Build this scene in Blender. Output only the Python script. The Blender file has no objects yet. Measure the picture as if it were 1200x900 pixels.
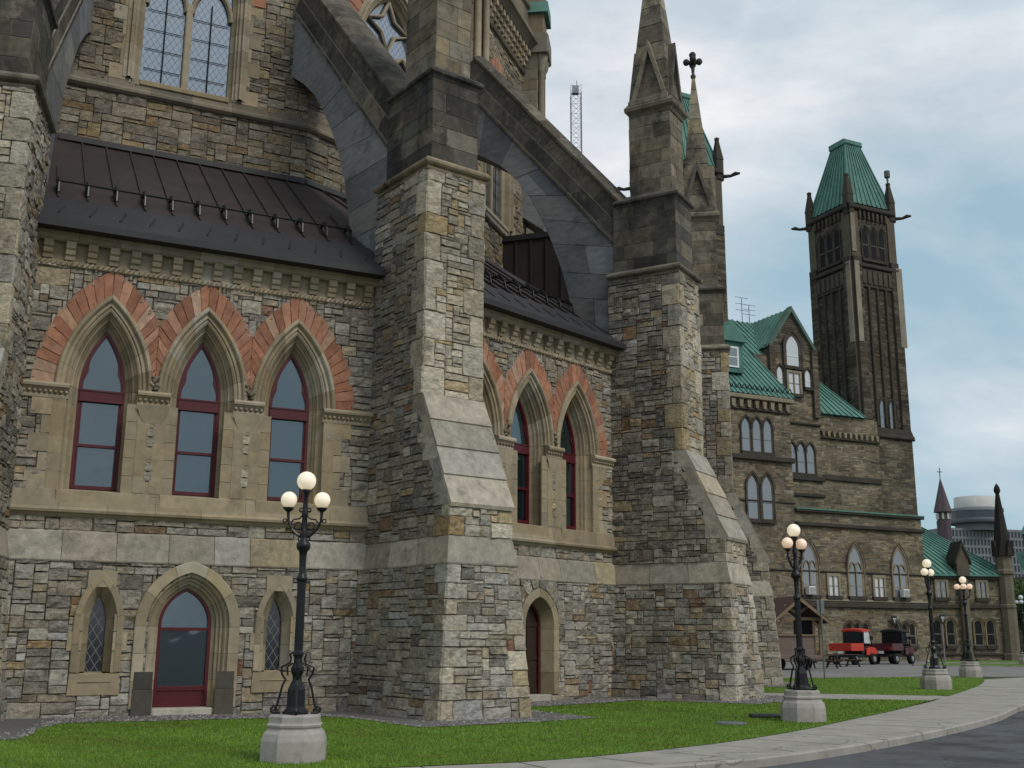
import bpy, math, random
import numpy as np
from math import sin, cos, tan, radians as R, pi, sqrt
from mathutils import Vector, Matrix

random.seed(7)
rng = np.random.default_rng(11)
S = bpy.context.scene
COL = S.collection

# ------------------------------------------------------------------ camera
cam_d = bpy.data.cameras.new('camera'); cam = bpy.data.objects.new('camera', cam_d); COL.objects.link(cam)
CAM_H = 1.7
cam.location = (0, 0, CAM_H)
PITCH, ROLL = R(12.947), R(-0.35)
fw = Vector((0, cos(PITCH), sin(PITCH))); up0 = Vector((0, -sin(PITCH), cos(PITCH))); rt0 = Vector((1, 0, 0))
rt = rt0 * cos(ROLL) - up0 * sin(ROLL)
up = rt0 * sin(ROLL) + up0 * cos(ROLL)
cam.rotation_euler = Matrix((rt, up, -fw)).transposed().to_euler()
cam_d.sensor_width = 36; cam_d.lens = 1286.8 / 1200 * 36
cam_d.clip_start = .1; cam_d.clip_end = 6000
S.camera = cam

# ------------------------------------------------------------------ sky, sun, exposure
SUN_EL, SUN_AZ = R(46), R(132)         # azimuth clockwise from +Y (sun behind the camera, to the right)
world = bpy.data.worlds.new('World'); S.world = world; world.use_nodes = True
wn = world.node_tree.nodes; wl = world.node_tree.links; wn.clear()
def wnode(t, **kw):
    n = wn.new(t)
    for k, v in kw.items(): setattr(n, k, v)
    return n
sky = wnode('ShaderNodeTexSky', sky_type='NISHITA', sun_disc=False, sun_elevation=SUN_EL, sun_rotation=SUN_AZ)
sky.air_density = 1.0; sky.dust_density = 1.5; sky.ozone_density = 1.2
tc = wnode('ShaderNodeTexCoord')
mp = wnode('ShaderNodeMapping'); mp.inputs['Scale'].default_value = (1.0, 1.0, 2.3); mp.inputs['Location'].default_value = (.35, .1, .2)
n1 = wnode('ShaderNodeTexNoise'); n1.inputs['Scale'].default_value = 2.1; n1.inputs['Detail'].default_value = 9; n1.inputs['Roughness'].default_value = .52; n1.inputs['Distortion'].default_value = .35
n2 = wnode('ShaderNodeTexNoise'); n2.inputs['Scale'].default_value = 5.2; n2.inputs['Detail'].default_value = 8; n2.inputs['Roughness'].default_value = .6
r1 = wnode('ShaderNodeValToRGB'); r1.color_ramp.elements[0].position = .37; r1.color_ramp.elements[1].position = .60
r2 = wnode('ShaderNodeValToRGB')
r2.color_ramp.elements[0].position = .3; r2.color_ramp.elements[0].color = (5.8, 6.4, 7.1, 1)
r2.color_ramp.elements[1].position = .68; r2.color_ramp.elements[1].color = (9.5, 9.5, 9.7, 1)
blue = wnode('ShaderNodeMixRGB', blend_type='MIX'); blue.inputs[0].default_value = .8; blue.inputs[2].default_value = (3.9, 5.8, 6.8, 1)
mix = wnode('ShaderNodeMixRGB')
bg = wnode('ShaderNodeBackground'); bg.inputs['Strength'].default_value = .1
wo = wnode('ShaderNodeOutputWorld')
wl.new(tc.outputs['Generated'], mp.inputs['Vector'])
wl.new(mp.outputs['Vector'], n1.inputs['Vector']); wl.new(mp.outputs['Vector'], n2.inputs['Vector'])
wl.new(n1.outputs['Fac'], r1.inputs['Fac']); wl.new(n2.outputs['Fac'], r2.inputs['Fac'])
wl.new(sky.outputs['Color'], blue.inputs[1])
wl.new(r1.outputs['Color'], mix.inputs[0]); wl.new(blue.outputs['Color'], mix.inputs[1]); wl.new(r2.outputs['Color'], mix.inputs[2])
wl.new(mix.outputs['Color'], bg.inputs['Color']); wl.new(bg.outputs['Background'], wo.inputs['Surface'])

sun_d = bpy.data.lights.new('sun', 'SUN'); sun_d.energy = 1.5; sun_d.angle = R(16); sun_d.color = (1, .95, .87)
sun = bpy.data.objects.new('sun', sun_d); COL.objects.link(sun)
sdir = Vector((sin(SUN_AZ) * cos(SUN_EL), cos(SUN_AZ) * cos(SUN_EL), sin(SUN_EL)))
sun.rotation_euler = sdir.to_track_quat('Z', 'Y').to_euler()
S.view_settings.view_transform = 'Standard'; S.view_settings.look = 'None'
S.view_settings.exposure = 0.0; S.view_settings.gamma = 1; S.view_settings.use_curve_mapping = False
S.cycles.max_bounces = 5; S.cycles.diffuse_bounces = 2; S.cycles.glossy_bounces = 2; S.cycles.caustics_reflective = False; S.cycles.caustics_refractive = False

# ------------------------------------------------------------------ materials
MATS = {}
def mat(name, base=(.5, .5, .5), rough=.85, metal=0.0, usecol=False, tone=None, stain=None, bump=None, streak=None, spec=.3, coat=0, emit=None, ior=None, crack=None):
    """tone=(scale,amount) brightness mottling; stain=(scale,colour,amount,lo,hi); bump=(scale,strength,dist); streak=vector scale for stretched noise"""
    m = bpy.data.materials.new(name); m.use_nodes = True
    nt = m.node_tree; N = nt.nodes; L = nt.links; b = N['Principled BSDF']
    b.inputs['Roughness'].default_value = rough; b.inputs['Metallic'].default_value = metal
    b.inputs['Specular IOR Level'].default_value = spec
    if ior: b.inputs['IOR'].default_value = ior
    geo = N.new('ShaderNodeTexCoord'); vec = geo.outputs['Object']
    if usecol:
        a = N.new('ShaderNodeVertexColor'); a.layer_name = 'col'; c = a.outputs['Color']
    else:
        rgb = N.new('ShaderNodeRGB'); rgb.outputs[0].default_value = (*base, 1); c = rgb.outputs[0]
    if tone:
        sc, amt = tone
        v = vec
        if streak:
            mpn = N.new('ShaderNodeMapping'); mpn.inputs['Scale'].default_value = streak[:3]
            if len(streak) > 3: mpn.inputs['Rotation'].default_value = streak[3:6]
            L.new(vec, mpn.inputs['Vector']); v = mpn.outputs['Vector']
        n = N.new('ShaderNodeTexNoise'); n.inputs['Scale'].default_value = sc; n.inputs['Detail'].default_value = 7; n.inputs['Roughness'].default_value = .65
        L.new(v, n.inputs['Vector'])
        mr = N.new('ShaderNodeMapRange'); mr.inputs[1].default_value = .25; mr.inputs[2].default_value = .75; mr.inputs[3].default_value = 1 - amt; mr.inputs[4].default_value = 1 + amt
        L.new(n.outputs['Fac'], mr.inputs[0])
        mx = N.new('ShaderNodeMixRGB'); mx.blend_type = 'MULTIPLY'; mx.inputs[0].default_value = 1
        L.new(c, mx.inputs[1]); L.new(mr.outputs[0], mx.inputs[2]); c = mx.outputs[0]
    for st in (stain or []):
        sc, colr, amt, lo, hi = st[:5]
        v = vec
        if len(st) > 5:
            mpn = N.new('ShaderNodeMapping'); mpn.inputs['Scale'].default_value = st[5]; L.new(vec, mpn.inputs['Vector']); v = mpn.outputs['Vector']
        n = N.new('ShaderNodeTexNoise'); n.inputs['Scale'].default_value = sc; n.inputs['Detail'].default_value = 6; n.inputs['Roughness'].default_value = .7
        L.new(v, n.inputs['Vector'])
        mr = N.new('ShaderNodeMapRange'); mr.inputs[1].default_value = lo; mr.inputs[2].default_value = hi; mr.inputs[3].default_value = 0; mr.inputs[4].default_value = amt
        L.new(n.outputs['Fac'], mr.inputs[0])
        mx = N.new('ShaderNodeMixRGB'); L.new(mr.outputs[0], mx.inputs[0]); L.new(c, mx.inputs[1]); mx.inputs[2].default_value = (*colr, 1); c = mx.outputs[0]
    if crack:
        nz = N.new('ShaderNodeTexNoise'); nz.inputs['Scale'].default_value = crack[0] * 2.5; nz.inputs['Detail'].default_value = 5; L.new(vec, nz.inputs['Vector'])
        va = N.new('ShaderNodeVectorMath'); va.operation = 'MULTIPLY_ADD'; va.inputs[1].default_value = (.5 / crack[0],) * 3; L.new(nz.outputs['Color'], va.inputs[0]); L.new(vec, va.inputs[2])
        vo = N.new('ShaderNodeTexVoronoi'); vo.feature = 'DISTANCE_TO_EDGE'; vo.inputs['Scale'].default_value = crack[0]; L.new(va.outputs[0], vo.inputs['Vector'])
        mr = N.new('ShaderNodeMapRange'); mr.inputs[1].default_value = 0; mr.inputs[2].default_value = crack[1]; mr.inputs[3].default_value = crack[2]; mr.inputs[4].default_value = 0; L.new(vo.outputs['Distance'], mr.inputs[0])
        mx = N.new('ShaderNodeMixRGB'); L.new(mr.outputs[0], mx.inputs[0]); L.new(c, mx.inputs[1]); mx.inputs[2].default_value = (*crack[3], 1); c = mx.outputs[0]
    L.new(c, b.inputs['Base Color'])
    if bump:
        n = N.new('ShaderNodeTexNoise'); n.inputs['Scale'].default_value = bump[0]; n.inputs['Detail'].default_value = 8; n.inputs['Roughness'].default_value = .62
        L.new(vec, n.inputs['Vector'])
        bp = N.new('ShaderNodeBump'); bp.inputs['Strength'].default_value = bump[1]; bp.inputs['Distance'].default_value = bump[2]
        L.new(n.outputs['Fac'], bp.inputs['Height']); L.new(bp.outputs['Normal'], b.inputs['Normal'])
    if emit:
        b.inputs['Emission Color'].default_value = (*emit[0], 1); b.inputs['Emission Strength'].default_value = emit[1]
    MATS[name] = m
    return m

mat('rubble_stone', rough=.93, usecol=True, tone=(7.5, .55), streak=(1, 1, 2.6), stain=[(2.0, (.075, .066, .054), .7, .53, .70), (3.3, (.34, .235, .10), .46, .56, .70), (7, (.16, .09, .045), .5, .60, .74), (13, (.58, .55, .48), .55, .55, .70), (23, (.06, .055, .048), .55, .60, .72)], bump=(17, .8, .04), spec=.12)
mat('band_stone', rough=.93, usecol=True, tone=(5, .32), stain=[(1.6, (.12, .11, .092), .6, .53, .70), (4.5, (.40, .31, .17), .35, .58, .74), (11, (.13, .12, .10), .5, .60, .74), (20, (.52, .49, .42), .4, .58, .74)], bump=(22, .7, .025), spec=.12)
mat('dressed_stone', rough=.9, usecol=True, tone=(4, .2), stain=[(1.3, (.10, .09, .075), .6, .56, .78, (1, 1, .45)), (14, (.2, .17, .12), .35, .58, .72)], bump=(38, .28, .012), spec=.15)
mat('weathered_ashlar', rough=.92, usecol=True, tone=(3, .38), streak=(1, 1, 1.8), stain=[(1.2, (.035, .033, .03), .85, .48, .66, (1, 1, .55)), (1.9, (.27, .235, .17), .55, .56, .70), (7, (.36, .31, .22), .45, .62, .75)], bump=(26, .4, .015), spec=.15)
mat('red_sandstone', rough=.9, usecol=True, tone=(6, .28), stain=[(4, (.14, .07, .05), .5, .56, .74)], bump=(28, .45, .015), spec=.12)
mat('grey_marble', rough=.75, usecol=True, tone=(2.0, .3), streak=(1.0, 1.0, 4.0, R(34), R(32), 0), stain=[(1.3, (.07, .072, .072), .7, .52, .72), (4, (.3, .29, .26), .4, .6, .75), (9, (.06, .06, .06), .4, .6, .75)], bump=(30, .2, .008), spec=.25)
mat('mortar', (.07, .064, .055), rough=.95, tone=(9, .3), bump=(40, .4, .01), spec=.1)
mat('pale_mortar', (.21, .195, .16), rough=.95, tone=(5, .4), spec=.1)
mat('brown_metal_roof', (.034, .025, .024), rough=.62, metal=0.0, tone=(1.1, .3), stain=[(.8, (.075, .045, .04), .5, .5, .7)], bump=(5, .12, .01), spec=.4)
mat('dark_metal_flashing', (.028, .027, .029), rough=.62, metal=0.0, tone=(1.6, .25), spec=.4)
mat('black_iron', (.012, .012, .014), rough=.38, metal=.35, tone=(30, .3), bump=(60, .15, .004), spec=.5)
mat('maroon_paint', (.085, .008, .012), rough=.42, tone=(6, .2), spec=.4)
mat('shaded_wood', (.035, .02, .012), rough=.6, tone=(8, .3), spec=.3)  # doorway shade put into the door colour
mat('copper_green', (.10, .22, .18), rough=.68, tone=(.7, .3), stain=[(.5, (.045, .12, .10), .7, .46, .70, (1, 1, .35)), (1.5, (.07, .09, .075), .4, .6, .75, (1, 1, .3)), (2.5, (.2, .4, .33), .3, .6, .75)], spec=.25)
mat('far_sandstone', rough=.95, usecol=True, tone=(.9, .25), stain=[(.25, (.06, .052, .042), .5, .55, .75)], spec=.1)
mat('concrete', (.33, .305, .27), rough=.93, tone=(1.8, .2), crack=(.22, .006, .7, (.09, .085, .075)), stain=[(.7, (.17, .155, .135), .6, .52, .70), (3.5, (.2, .185, .16), .5, .58, .72), (22, (.22, .2, .18), .3, .6, .72)], bump=(55, .35, .006), spec=.15)
mat('pedestal_stone', (.36, .325, .30), rough=.93, tone=(5, .2), stain=[(6, (.16, .14, .13), .5, .58, .75)], bump=(60, .4, .006), spec=.15)
mat('asphalt', (.088, .092, .098), rough=.9, tone=(1.2, .3), crack=(.3, .007, .75, (.02, .02, .02)), stain=[(.35, (.030, .031, .033), .7, .5, .62), (.8, (.11, .108, .104), .5, .58, .7), (60, (.1, .1, .1), .5, .62, .75)], bump=(120, .5, .006), spec=.25)
mat('old_asphalt', (.2, .19, .18), rough=.92, tone=(.5, .25), crack=(.12, .006, .6, (.07, .07, .065)), stain=[(.9, (.13, .125, .12), .5, .52, .72)], bump=(90, .4, .006), spec=.2)
mat('gravel', (.16, .15, .145), rough=.95, tone=(30, .5), stain=[(45, (.3, .29, .28), .6, .55, .68)], bump=(45, 1, .03), spec=.15)
mat('gravel_stones', rough=.92, usecol=True, spec=.15)
mat('lawn', (.105, .18, .026), rough=.95, tone=(2.2, .35), stain=[(.6, (.06, .11, .016), .5, .5, .7), (9, (.13, .14, .04), .3, .6, .75)], bump=(70, .8, .02), spec=.1)
mat('grass_blades', rough=.7, usecol=True, spec=.15)
mat('soil', (.05, .07, .025), rough=.95, tone=(.5, .3), spec=.1)
mat('pale_render', (.5, .5, .47), rough=.8, tone=(.4, .12), spec=.2)
mat('hotel_concrete', (.19, .20, .215), rough=.85, tone=(.1, .1), spec=.2)
mat('hotel_window', (.03, .04, .055), rough=.15, spec=.6)
mat('slate_purple', (.085, .062, .07), rough=.7, tone=(1, .25), spec=.3)
mat('kiosk_paint', (.185, .135, .115), rough=.7, tone=(5, .12), spec=.25)
mat('brown_shingle', (.07, .042, .036), rough=.85, tone=(10, .35), bump=(20, .4, .02), spec=.15)
mat('timber', (.24, .165, .105), rough=.75, tone=(9, .25), spec=.2)
mat('orange_red_paint', (.50, .03, .014), rough=.35, tone=(4, .1), spec=.5)
mat('dark_red_paint', (.075, .012, .02), rough=.35, tone=(4, .2), spec=.5)
mat('rubber', (.014, .014, .014), rough=.85, spec=.2)
mat('black_plastic', (.016, .016, .017), rough=.5, spec=.35)
mat('wheel_grey', (.28, .28, .27), rough=.5, metal=.4)
mat('sign_grey', (.16, .18, .18), rough=.5, metal=.4, tone=(3, .15))
mat('white_paint', (.75, .75, .73), rough=.6, tone=(1, .08))
mat('lamp_glass', (.8, .76, .66), rough=.25, emit=((1, .80, .50), .42), spec=.5)
mat('lamp_glass_peach', (.8, .68, .58), rough=.25, emit=((1, .60, .36), .36), spec=.5)
mat('lamp_glass_off', (.62, .64, .66), rough=.2, spec=.5)
mat('bark', (.06, .045, .033), rough=.95, tone=(8, .3), bump=(14, .6, .03), spec=.1)
mat('leaves', rough=.75, usecol=True, spec=.15)
mat('steel', (.3, .31, .33), rough=.45, metal=.6)
mat('wood_slat', (.05, .035, .03), rough=.8, tone=(6, .3))
mat('dark_void', (.012, .012, .013), rough=.8, spec=.2)

def glass_mat(name, tint, refl=.28, lattice=None, rough=.03, leadcol=(.03, .03, .033), wav=.15, gcol=(.85, .92, 1, 1)):
    m = bpy.data.materials.new(name); m.use_nodes = True
    nt = m.node_tree; N = nt.nodes; L = nt.links; b = N['Principled BSDF']; out = N['Material Output']
    b.inputs['Base Color'].default_value = (*tint, 1); b.inputs['Roughness'].default_value = .25; b.inputs['Specular IOR Level'].default_value = .3
    g = N.new('ShaderNodeBsdfGlossy'); g.inputs['Color'].default_value = gcol; g.inputs['Roughness'].default_value = rough
    tcn = N.new('ShaderNodeTexCoord')
    n = N.new('ShaderNodeTexNoise'); n.inputs['Scale'].default_value = 1.3; n.inputs['Detail'].default_value = 2; L.new(tcn.outputs['Object'], n.inputs['Vector'])
    bp = N.new('ShaderNodeBump'); bp.inputs['Strength'].default_value = wav; bp.inputs['Distance'].default_value = .03
    L.new(n.outputs['Fac'], bp.inputs['Height']); L.new(bp.outputs['Normal'], g.inputs['Normal'])
    lw = N.new('ShaderNodeFresnel'); lw.inputs['IOR'].default_value = 1.5
    ad = N.new('ShaderNodeMath'); ad.operation = 'ADD'; ad.use_clamp = True; ad.inputs[1].default_value = refl; L.new(lw.outputs[0], ad.inputs[0])
    mx = N.new('ShaderNodeMixShader'); L.new(ad.outputs[0], mx.inputs[0]); L.new(b.outputs[0], mx.inputs[1]); L.new(g.outputs[0], mx.inputs[2])
    res = mx
    if lattice:
        pw, ph, lwid = lattice
        uv = N.new('ShaderNodeUVMap'); uv.uv_map = 'UVMap'; sp = N.new('ShaderNodeSeparateXYZ'); L.new(uv.outputs[0], sp.inputs[0])
        def mth(op, a, bb=None):
            q = N.new('ShaderNodeMath'); q.operation = op
            for i, x in enumerate((a, bb)):
                if x is None: continue
                if isinstance(x, (int, float)): q.inputs[i].default_value = x
                else: L.new(x, q.inputs[i])
            return q.outputs[0]
        ua = mth('DIVIDE', sp.outputs[0], pw); va = mth('DIVIDE', sp.outputs[1], ph)
        masks = []
        for s in ('ADD', 'SUBTRACT'):
            fr = mth('FRACT', mth(s, ua, va)); dd = mth('ABSOLUTE', mth('SUBTRACT', fr, .5)); masks.append(mth('GREATER_THAN', dd, .5 - lwid))
        mk = mth('MAXIMUM', masks[0], masks[1])
        lead = N.new('ShaderNodeBsdfPrincipled'); lead.inputs['Base Color'].default_value = (*leadcol, 1); lead.inputs['Roughness'].default_value = .5
        m2 = N.new('ShaderNodeMixShader'); L.new(mk, m2.inputs[0]); L.new(mx.outputs[0], m2.inputs[1]); L.new(lead.outputs[0], m2.inputs[2]); res = m2
    L.new(res.outputs[0], out.inputs['Surface'])
    MATS[name] = m
glass_mat('window_glass', (.010, .016, .019), .10, gcol=(.70, .90, 1, 1), wav=.22)
glass_mat('upper_leaded_glass', (.10, .13, .17), .26, (.19, .30, .035), .12)
glass_mat('lower_leaded_glass', (.008, .009, .012), .02, (.19, .30, .05), .1, (.16, .16, .155))
glass_mat('far_glass', (.14, .15, .15), .10, None, .1)
glass_mat('curtain_or_glare_glass', (.55, .56, .54), .08, None, .1)  # pale curtains in the wing; painted pale reflection on the red truck

# ------------------------------------------------------------------ mesh builder
class Face:
    """a flat or slightly twisted wall patch: (u,v,w) metres -> world"""
    def __init__(s, BL, BR, TR, TL):
        s.c = [np.array(p, float) for p in (BL, BR, TR, TL)]
        n = np.cross(s.c[1] - s.c[0], s.c[3] - s.c[0]) + np.cross(s.c[2] - s.c[1], s.c[3] - s.c[2]); s.n = n / np.linalg.norm(n)
        s.W = (np.linalg.norm(s.c[1] - s.c[0]) + np.linalg.norm(s.c[2] - s.c[3])) / 2
        s.H = (np.linalg.norm(s.c[3] - s.c[0]) + np.linalg.norm(s.c[2] - s.c[1])) / 2
    def m(s, u, v, w):
        a = np.asarray(u, float)[..., None] / s.W; b = np.asarray(v, float)[..., None] / s.H
        return s.c[0] * (1 - a) * (1 - b) + s.c[1] * a * (1 - b) + s.c[2] * a * b + s.c[3] * (1 - a) * b + s.n * np.asarray(w, float)[..., None]

class Frame:
    """u,v,w axes; u along the wall, v up, w outwards"""
    def __init__(s, O, U, W, V=(0, 0, 1)):
        s.O = np.array(O, float); s.U = np.array(U, float); s.V = np.array(V, float); s.N = np.array(W, float)
    def m(s, u, v, w):
        return s.O + s.U * np.asarray(u, float)[..., None] + s.V * np.asarray(v, float)[..., None] + s.N * np.asarray(w, float)[..., None]
WORLD = Frame((0, 0, 0), (1, 0, 0), (0, 0, 1), (0, 1, 0))   # u=x v=y w=z

class MB:
    def __init__(s): s.V = []; s.nv = 0; s.F = []; s.M = []; s.C = []; s.slots = []; s.mi = 0; s.col = (1, 1, 1); s.smooth = []; s.sm = False
    def mat(s, n):
        if n not in s.slots: s.slots.append(n)
        s.mi = s.slots.index(n); return s
    def verts(s, P):
        P = np.asarray(P, float).reshape(-1, 3); i = s.nv; s.V.append(P); s.nv += len(P); return i
    def face(s, idx, col=None):
        s.F.append(tuple(idx)); s.M.append(s.mi); s.C.append(col or s.col); s.smooth.append(s.sm)
    def poly(s, pts, col=None):
        i = s.verts(pts); s.face(range(i, i + len(pts)), col)
    def grid(s, P, col=None, closed_u=False, closed_v=False):
        P = np.asarray(P, float); a, b = P.shape[:2]; i = s.verts(P)
        for x in range(a if closed_u else a - 1):
            x2 = (x + 1) % a
            for y in range(b if closed_v else b - 1):
                y2 = (y + 1) % b
                s.face((i + x * b + y, i + x2 * b + y, i + x2 * b + y2, i + x * b + y2), col[x] if isinstance(col, list) else col)
    def box(s, fr, u0, u1, v0, v1, w0, w1, col=None, bev=0):
        if bev:
            return s.bbox(fr, u0, u1, v0, v1, w0, w1, bev, col)
        c = fr.m(np.array([u0, u1, u1, u0] * 2), np.array([v0, v0, v1, v1] * 2), np.array([w0] * 4 + [w1] * 4))
        i = s.verts(c)
        for f in ((3, 2, 1, 0), (4, 5, 6, 7), (0, 1, 5, 4), (1, 2, 6, 5), (2, 3, 7, 6), (3, 0, 4, 7)): s.face([i + k for k in f], col)
    def bbox(s, fr, u0, u1, v0, v1, w0, w1, b, col=None):
        # chamfered box: three stacked rings along w
        rings = [(b, w0), (0, w0 + b), (0, w1 - b), (b, w1)]
        P = np.array([fr.m(np.array([u0 + d, u1 - d, u1 - d, u0 + d]), np.array([v0 + d, v0 + d, v1 - d, v1 - d]), np.full(4, w)) for d, w in rings])
        s.grid(P, col, closed_v=True)
        s.poly(P[0][::-1], col); s.poly(P[-1], col)
    def prism(s, fr, poly, w0, w1, col=None, caps=(1, 1)):
        p = np.array(poly, float); n = len(p)
        a = fr.m(p[:, 0], p[:, 1], np.full(n, w0)); b = fr.m(p[:, 0], p[:, 1], np.full(n, w1)); i = s.verts(np.vstack([a, b]))
        for k in range(n): s.face((i + k, i + (k + 1) % n, i + n + (k + 1) % n, i + n + k), col)
        if caps[0]: s.face([i + k for k in range(n)][::-1], col)
        if caps[1]: s.face([i + n + k for k in range(n)], col)
    def loft(s, paths, col=None):   # list of point lists
        s.grid(np.array(paths), col)
    def tube(s, pts, rad, n=8, col=None, caps=True):
        pts = [np.array(p, float) for p in pts]; rad = rad if hasattr(rad, '__len__') else [rad] * len(pts)
        rings = []; ref = None
        for k, p in enumerate(pts):
            d = pts[min(k + 1, len(pts) - 1)] - pts[max(k - 1, 0)]; d = d / (np.linalg.norm(d) + 1e-9)
            if ref is None: ref = np.array([0, 0, 1.]) if abs(d[2]) < .9 else np.array([1., 0, 0])
            a = np.cross(d, ref); a /= np.linalg.norm(a) + 1e-9; b = np.cross(d, a); ref = -b if np.dot(-b, ref) > 0 else b
            t = np.arange(n) * 2 * pi / n
            rings.append(p + rad[k] * (np.cos(t)[:, None] * a + np.sin(t)[:, None] * b))
        s.grid(np.array(rings), col, closed_v=True)
        if caps: s.poly(rings[0][::-1], col); s.poly(rings[-1], col)
    def lathe(s, c, prof, n=16, col=None, rot=0, sx=1):
        t = np.arange(n) * 2 * pi / n + rot
        P = np.array([[(c[0] + r * cos(a), c[1] + r * sin(a), c[2] + z) for a in t] for r, z in prof])
        s.grid(P, col, closed_v=True)
        if prof[0][0] > 1e-4: s.poly(P[0][::-1], col)
        if prof[-1][0] > 1e-4: s.poly(P[-1], col)
    def sphere(s, c, r, nu=8, nv=6, col=None):
        s.lathe(c, [(max(1e-5, r * sin(pi * k / nv)), -r * cos(pi * k / nv)) for k in range(nv + 1)], nu, col)
    def stone(s, fr, q, proud, rough, col, seg=.16, b=.014):
        """one dressed or rock-faced stone on corners q=[(u,v)*4] (BL,BR,TR,TL)"""
        q = np.array(q, float)
        w = max(.02, (np.linalg.norm(q[1] - q[0]) + np.linalg.norm(q[2] - q[3])) / 2); h = max(.02, (np.linalg.norm(q[3] - q[0]) + np.linalg.norm(q[2] - q[1])) / 2)
        nx = max(1, min(7, int(w / seg + .5))); ny = max(1, min(4, int(h / seg + .5)))
        bx = min(b / w, .3); by = min(b / h, .3)
        X = np.concatenate([[0], np.linspace(bx, 1 - bx, nx + 1), [1]]); Y = np.concatenate([[0], np.linspace(by, 1 - by, ny + 1), [1]])
        A, B = np.meshgrid(X, Y, indexing='ij')
        if rough > 0:
            jx = rng.normal(0, .004, A.shape); jy = rng.normal(0, .004, A.shape)
        else: jx = jy = 0
        U = (q[0, 0] * (1 - A) * (1 - B) + q[1, 0] * A * (1 - B) + q[2, 0] * A * B + q[3, 0] * (1 - A) * B) + jx
        Vv = (q[0, 1] * (1 - A) * (1 - B) + q[1, 1] * A * (1 - B) + q[2, 1] * A * B + q[3, 1] * (1 - A) * B) + jy
        W = np.zeros_like(A)
        ins = W[1:-1, 1:-1]
        nz = rng.normal(0, 1, ins.shape) * rough
        if rough > 0.004 and nx > 1 and ny > 0:
            core = np.zeros_like(ins); 
            if nx > 1 and ny > 1: core[1:-1, 1:-1] = rough * .9
            else: core[1:-1, :] = rough * .4
            nz = nz + core
            nz += (rng.uniform(-1, 1) * (A[1:-1, 1:-1] - .5) + rng.uniform(-1, 1) * (B[1:-1, 1:-1] - .5)) * rough * 1.4
        W[1:-1, 1:-1] = np.maximum(proud + nz, .004)
        P = fr.m(U, Vv, W)
        s.grid(P, col)
    def build(s, name, parent=None, label=None):
        V = np.vstack(s.V) if s.V else np.zeros((0, 3))
        off = np.zeros(3)
        me = bpy.data.meshes.new(name)
        nl = np.array([len(f) for f in s.F], np.int32); tot = int(nl.sum())
        me.vertices.add(len(V)); me.vertices.foreach_set('co', V.astype(np.float32).ravel())
        me.loops.add(tot); me.polygons.add(len(nl))
        li = np.fromiter((i for f in s.F for i in f), np.int32, tot)
        me.loops.foreach_set('vertex_index', li)
        st = np.concatenate([[0], np.cumsum(nl)[:-1]]).astype(np.int32)
        me.polygons.foreach_set('loop_start', st)
        me.polygons.foreach_set('material_index', np.array(s.M, np.int32))
        me.polygons.foreach_set('use_smooth', np.array(s.smooth, bool))
        me.update(calc_edges=True); me.validate()
        if len(me.loops) == tot:
            ca = me.color_attributes.new('col', 'FLOAT_COLOR', 'CORNER')
            C = np.ones((tot, 4), np.float32); C[:, :3] = np.repeat(np.array(s.C, np.float32), nl, axis=0); ca.data.foreach_set('color', C.ravel())
            uv = me.uv_layers.new(name='UVMap')
            nrm = np.zeros(len(nl) * 3, np.float32); me.polygons.foreach_get('normal', nrm); nrm = nrm.reshape(-1, 3)
            nr = np.repeat(nrm, nl, axis=0); P = V[li]
            hz = np.hypot(nr[:, 0], nr[:, 1]) + 1e-6
            u = (-nr[:, 1] * P[:, 0] + nr[:, 0] * P[:, 1]) / hz; v = P[:, 2].copy()
            fl = np.abs(nr[:, 2]) > .8; u[fl] = P[fl, 0]; v[fl] = P[fl, 1]
            uv.data.foreach_set('uv', np.stack([u, v], 1).astype(np.float32).ravel())
        for n in s.slots: me.materials.append(MATS[n])
        o = bpy.data.objects.new(name, me); COL.objects.link(o)
        if label: o['label'] = label
        return o
def parent_loc(p):
    v = Vector((0, 0, 0))
    while p is not None:
        v += p.location; p = p.parent
    return v
def thing(name, label, cat, loc=(0, 0, 0), group=None, rz=0):
    o = bpy.data.objects.new(name, None); COL.objects.link(o); o.location = loc; o.rotation_euler = (0, 0, rz)
    o.empty_display_size = .3
    o['label'] = label; o['category'] = cat
    if group: o['group'] = group
    return o
def tag(o, label, cat, group=None, kind=None):
    o['label'] = label; o['category'] = cat
    if group: o['group'] = group
    if kind: o['kind'] = kind
    return o
def structure(o): o['kind'] = 'structure'; return o
def part(mb, name, parent, label=None, local=False):
    """a child of parent; geometry is given in world space unless local"""
    o = mb.build(name, None, label)
    if not local: o.data.transform(Matrix.Translation(-parent_loc(parent)))
    o.parent = parent; return o
def copy_tree(src, loc, rz, label=None, scale=1, parent=None):
    c = src.copy(); COL.objects.link(c)
    if parent is None:
        c.location = loc; c.rotation_euler = (0, 0, rz); c.scale = (scale,) * 3
        if label: c['label'] = label
    else: c.parent = parent
    for ch in src.children: copy_tree(ch, None, 0, None, 1, c)
    return c

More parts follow.
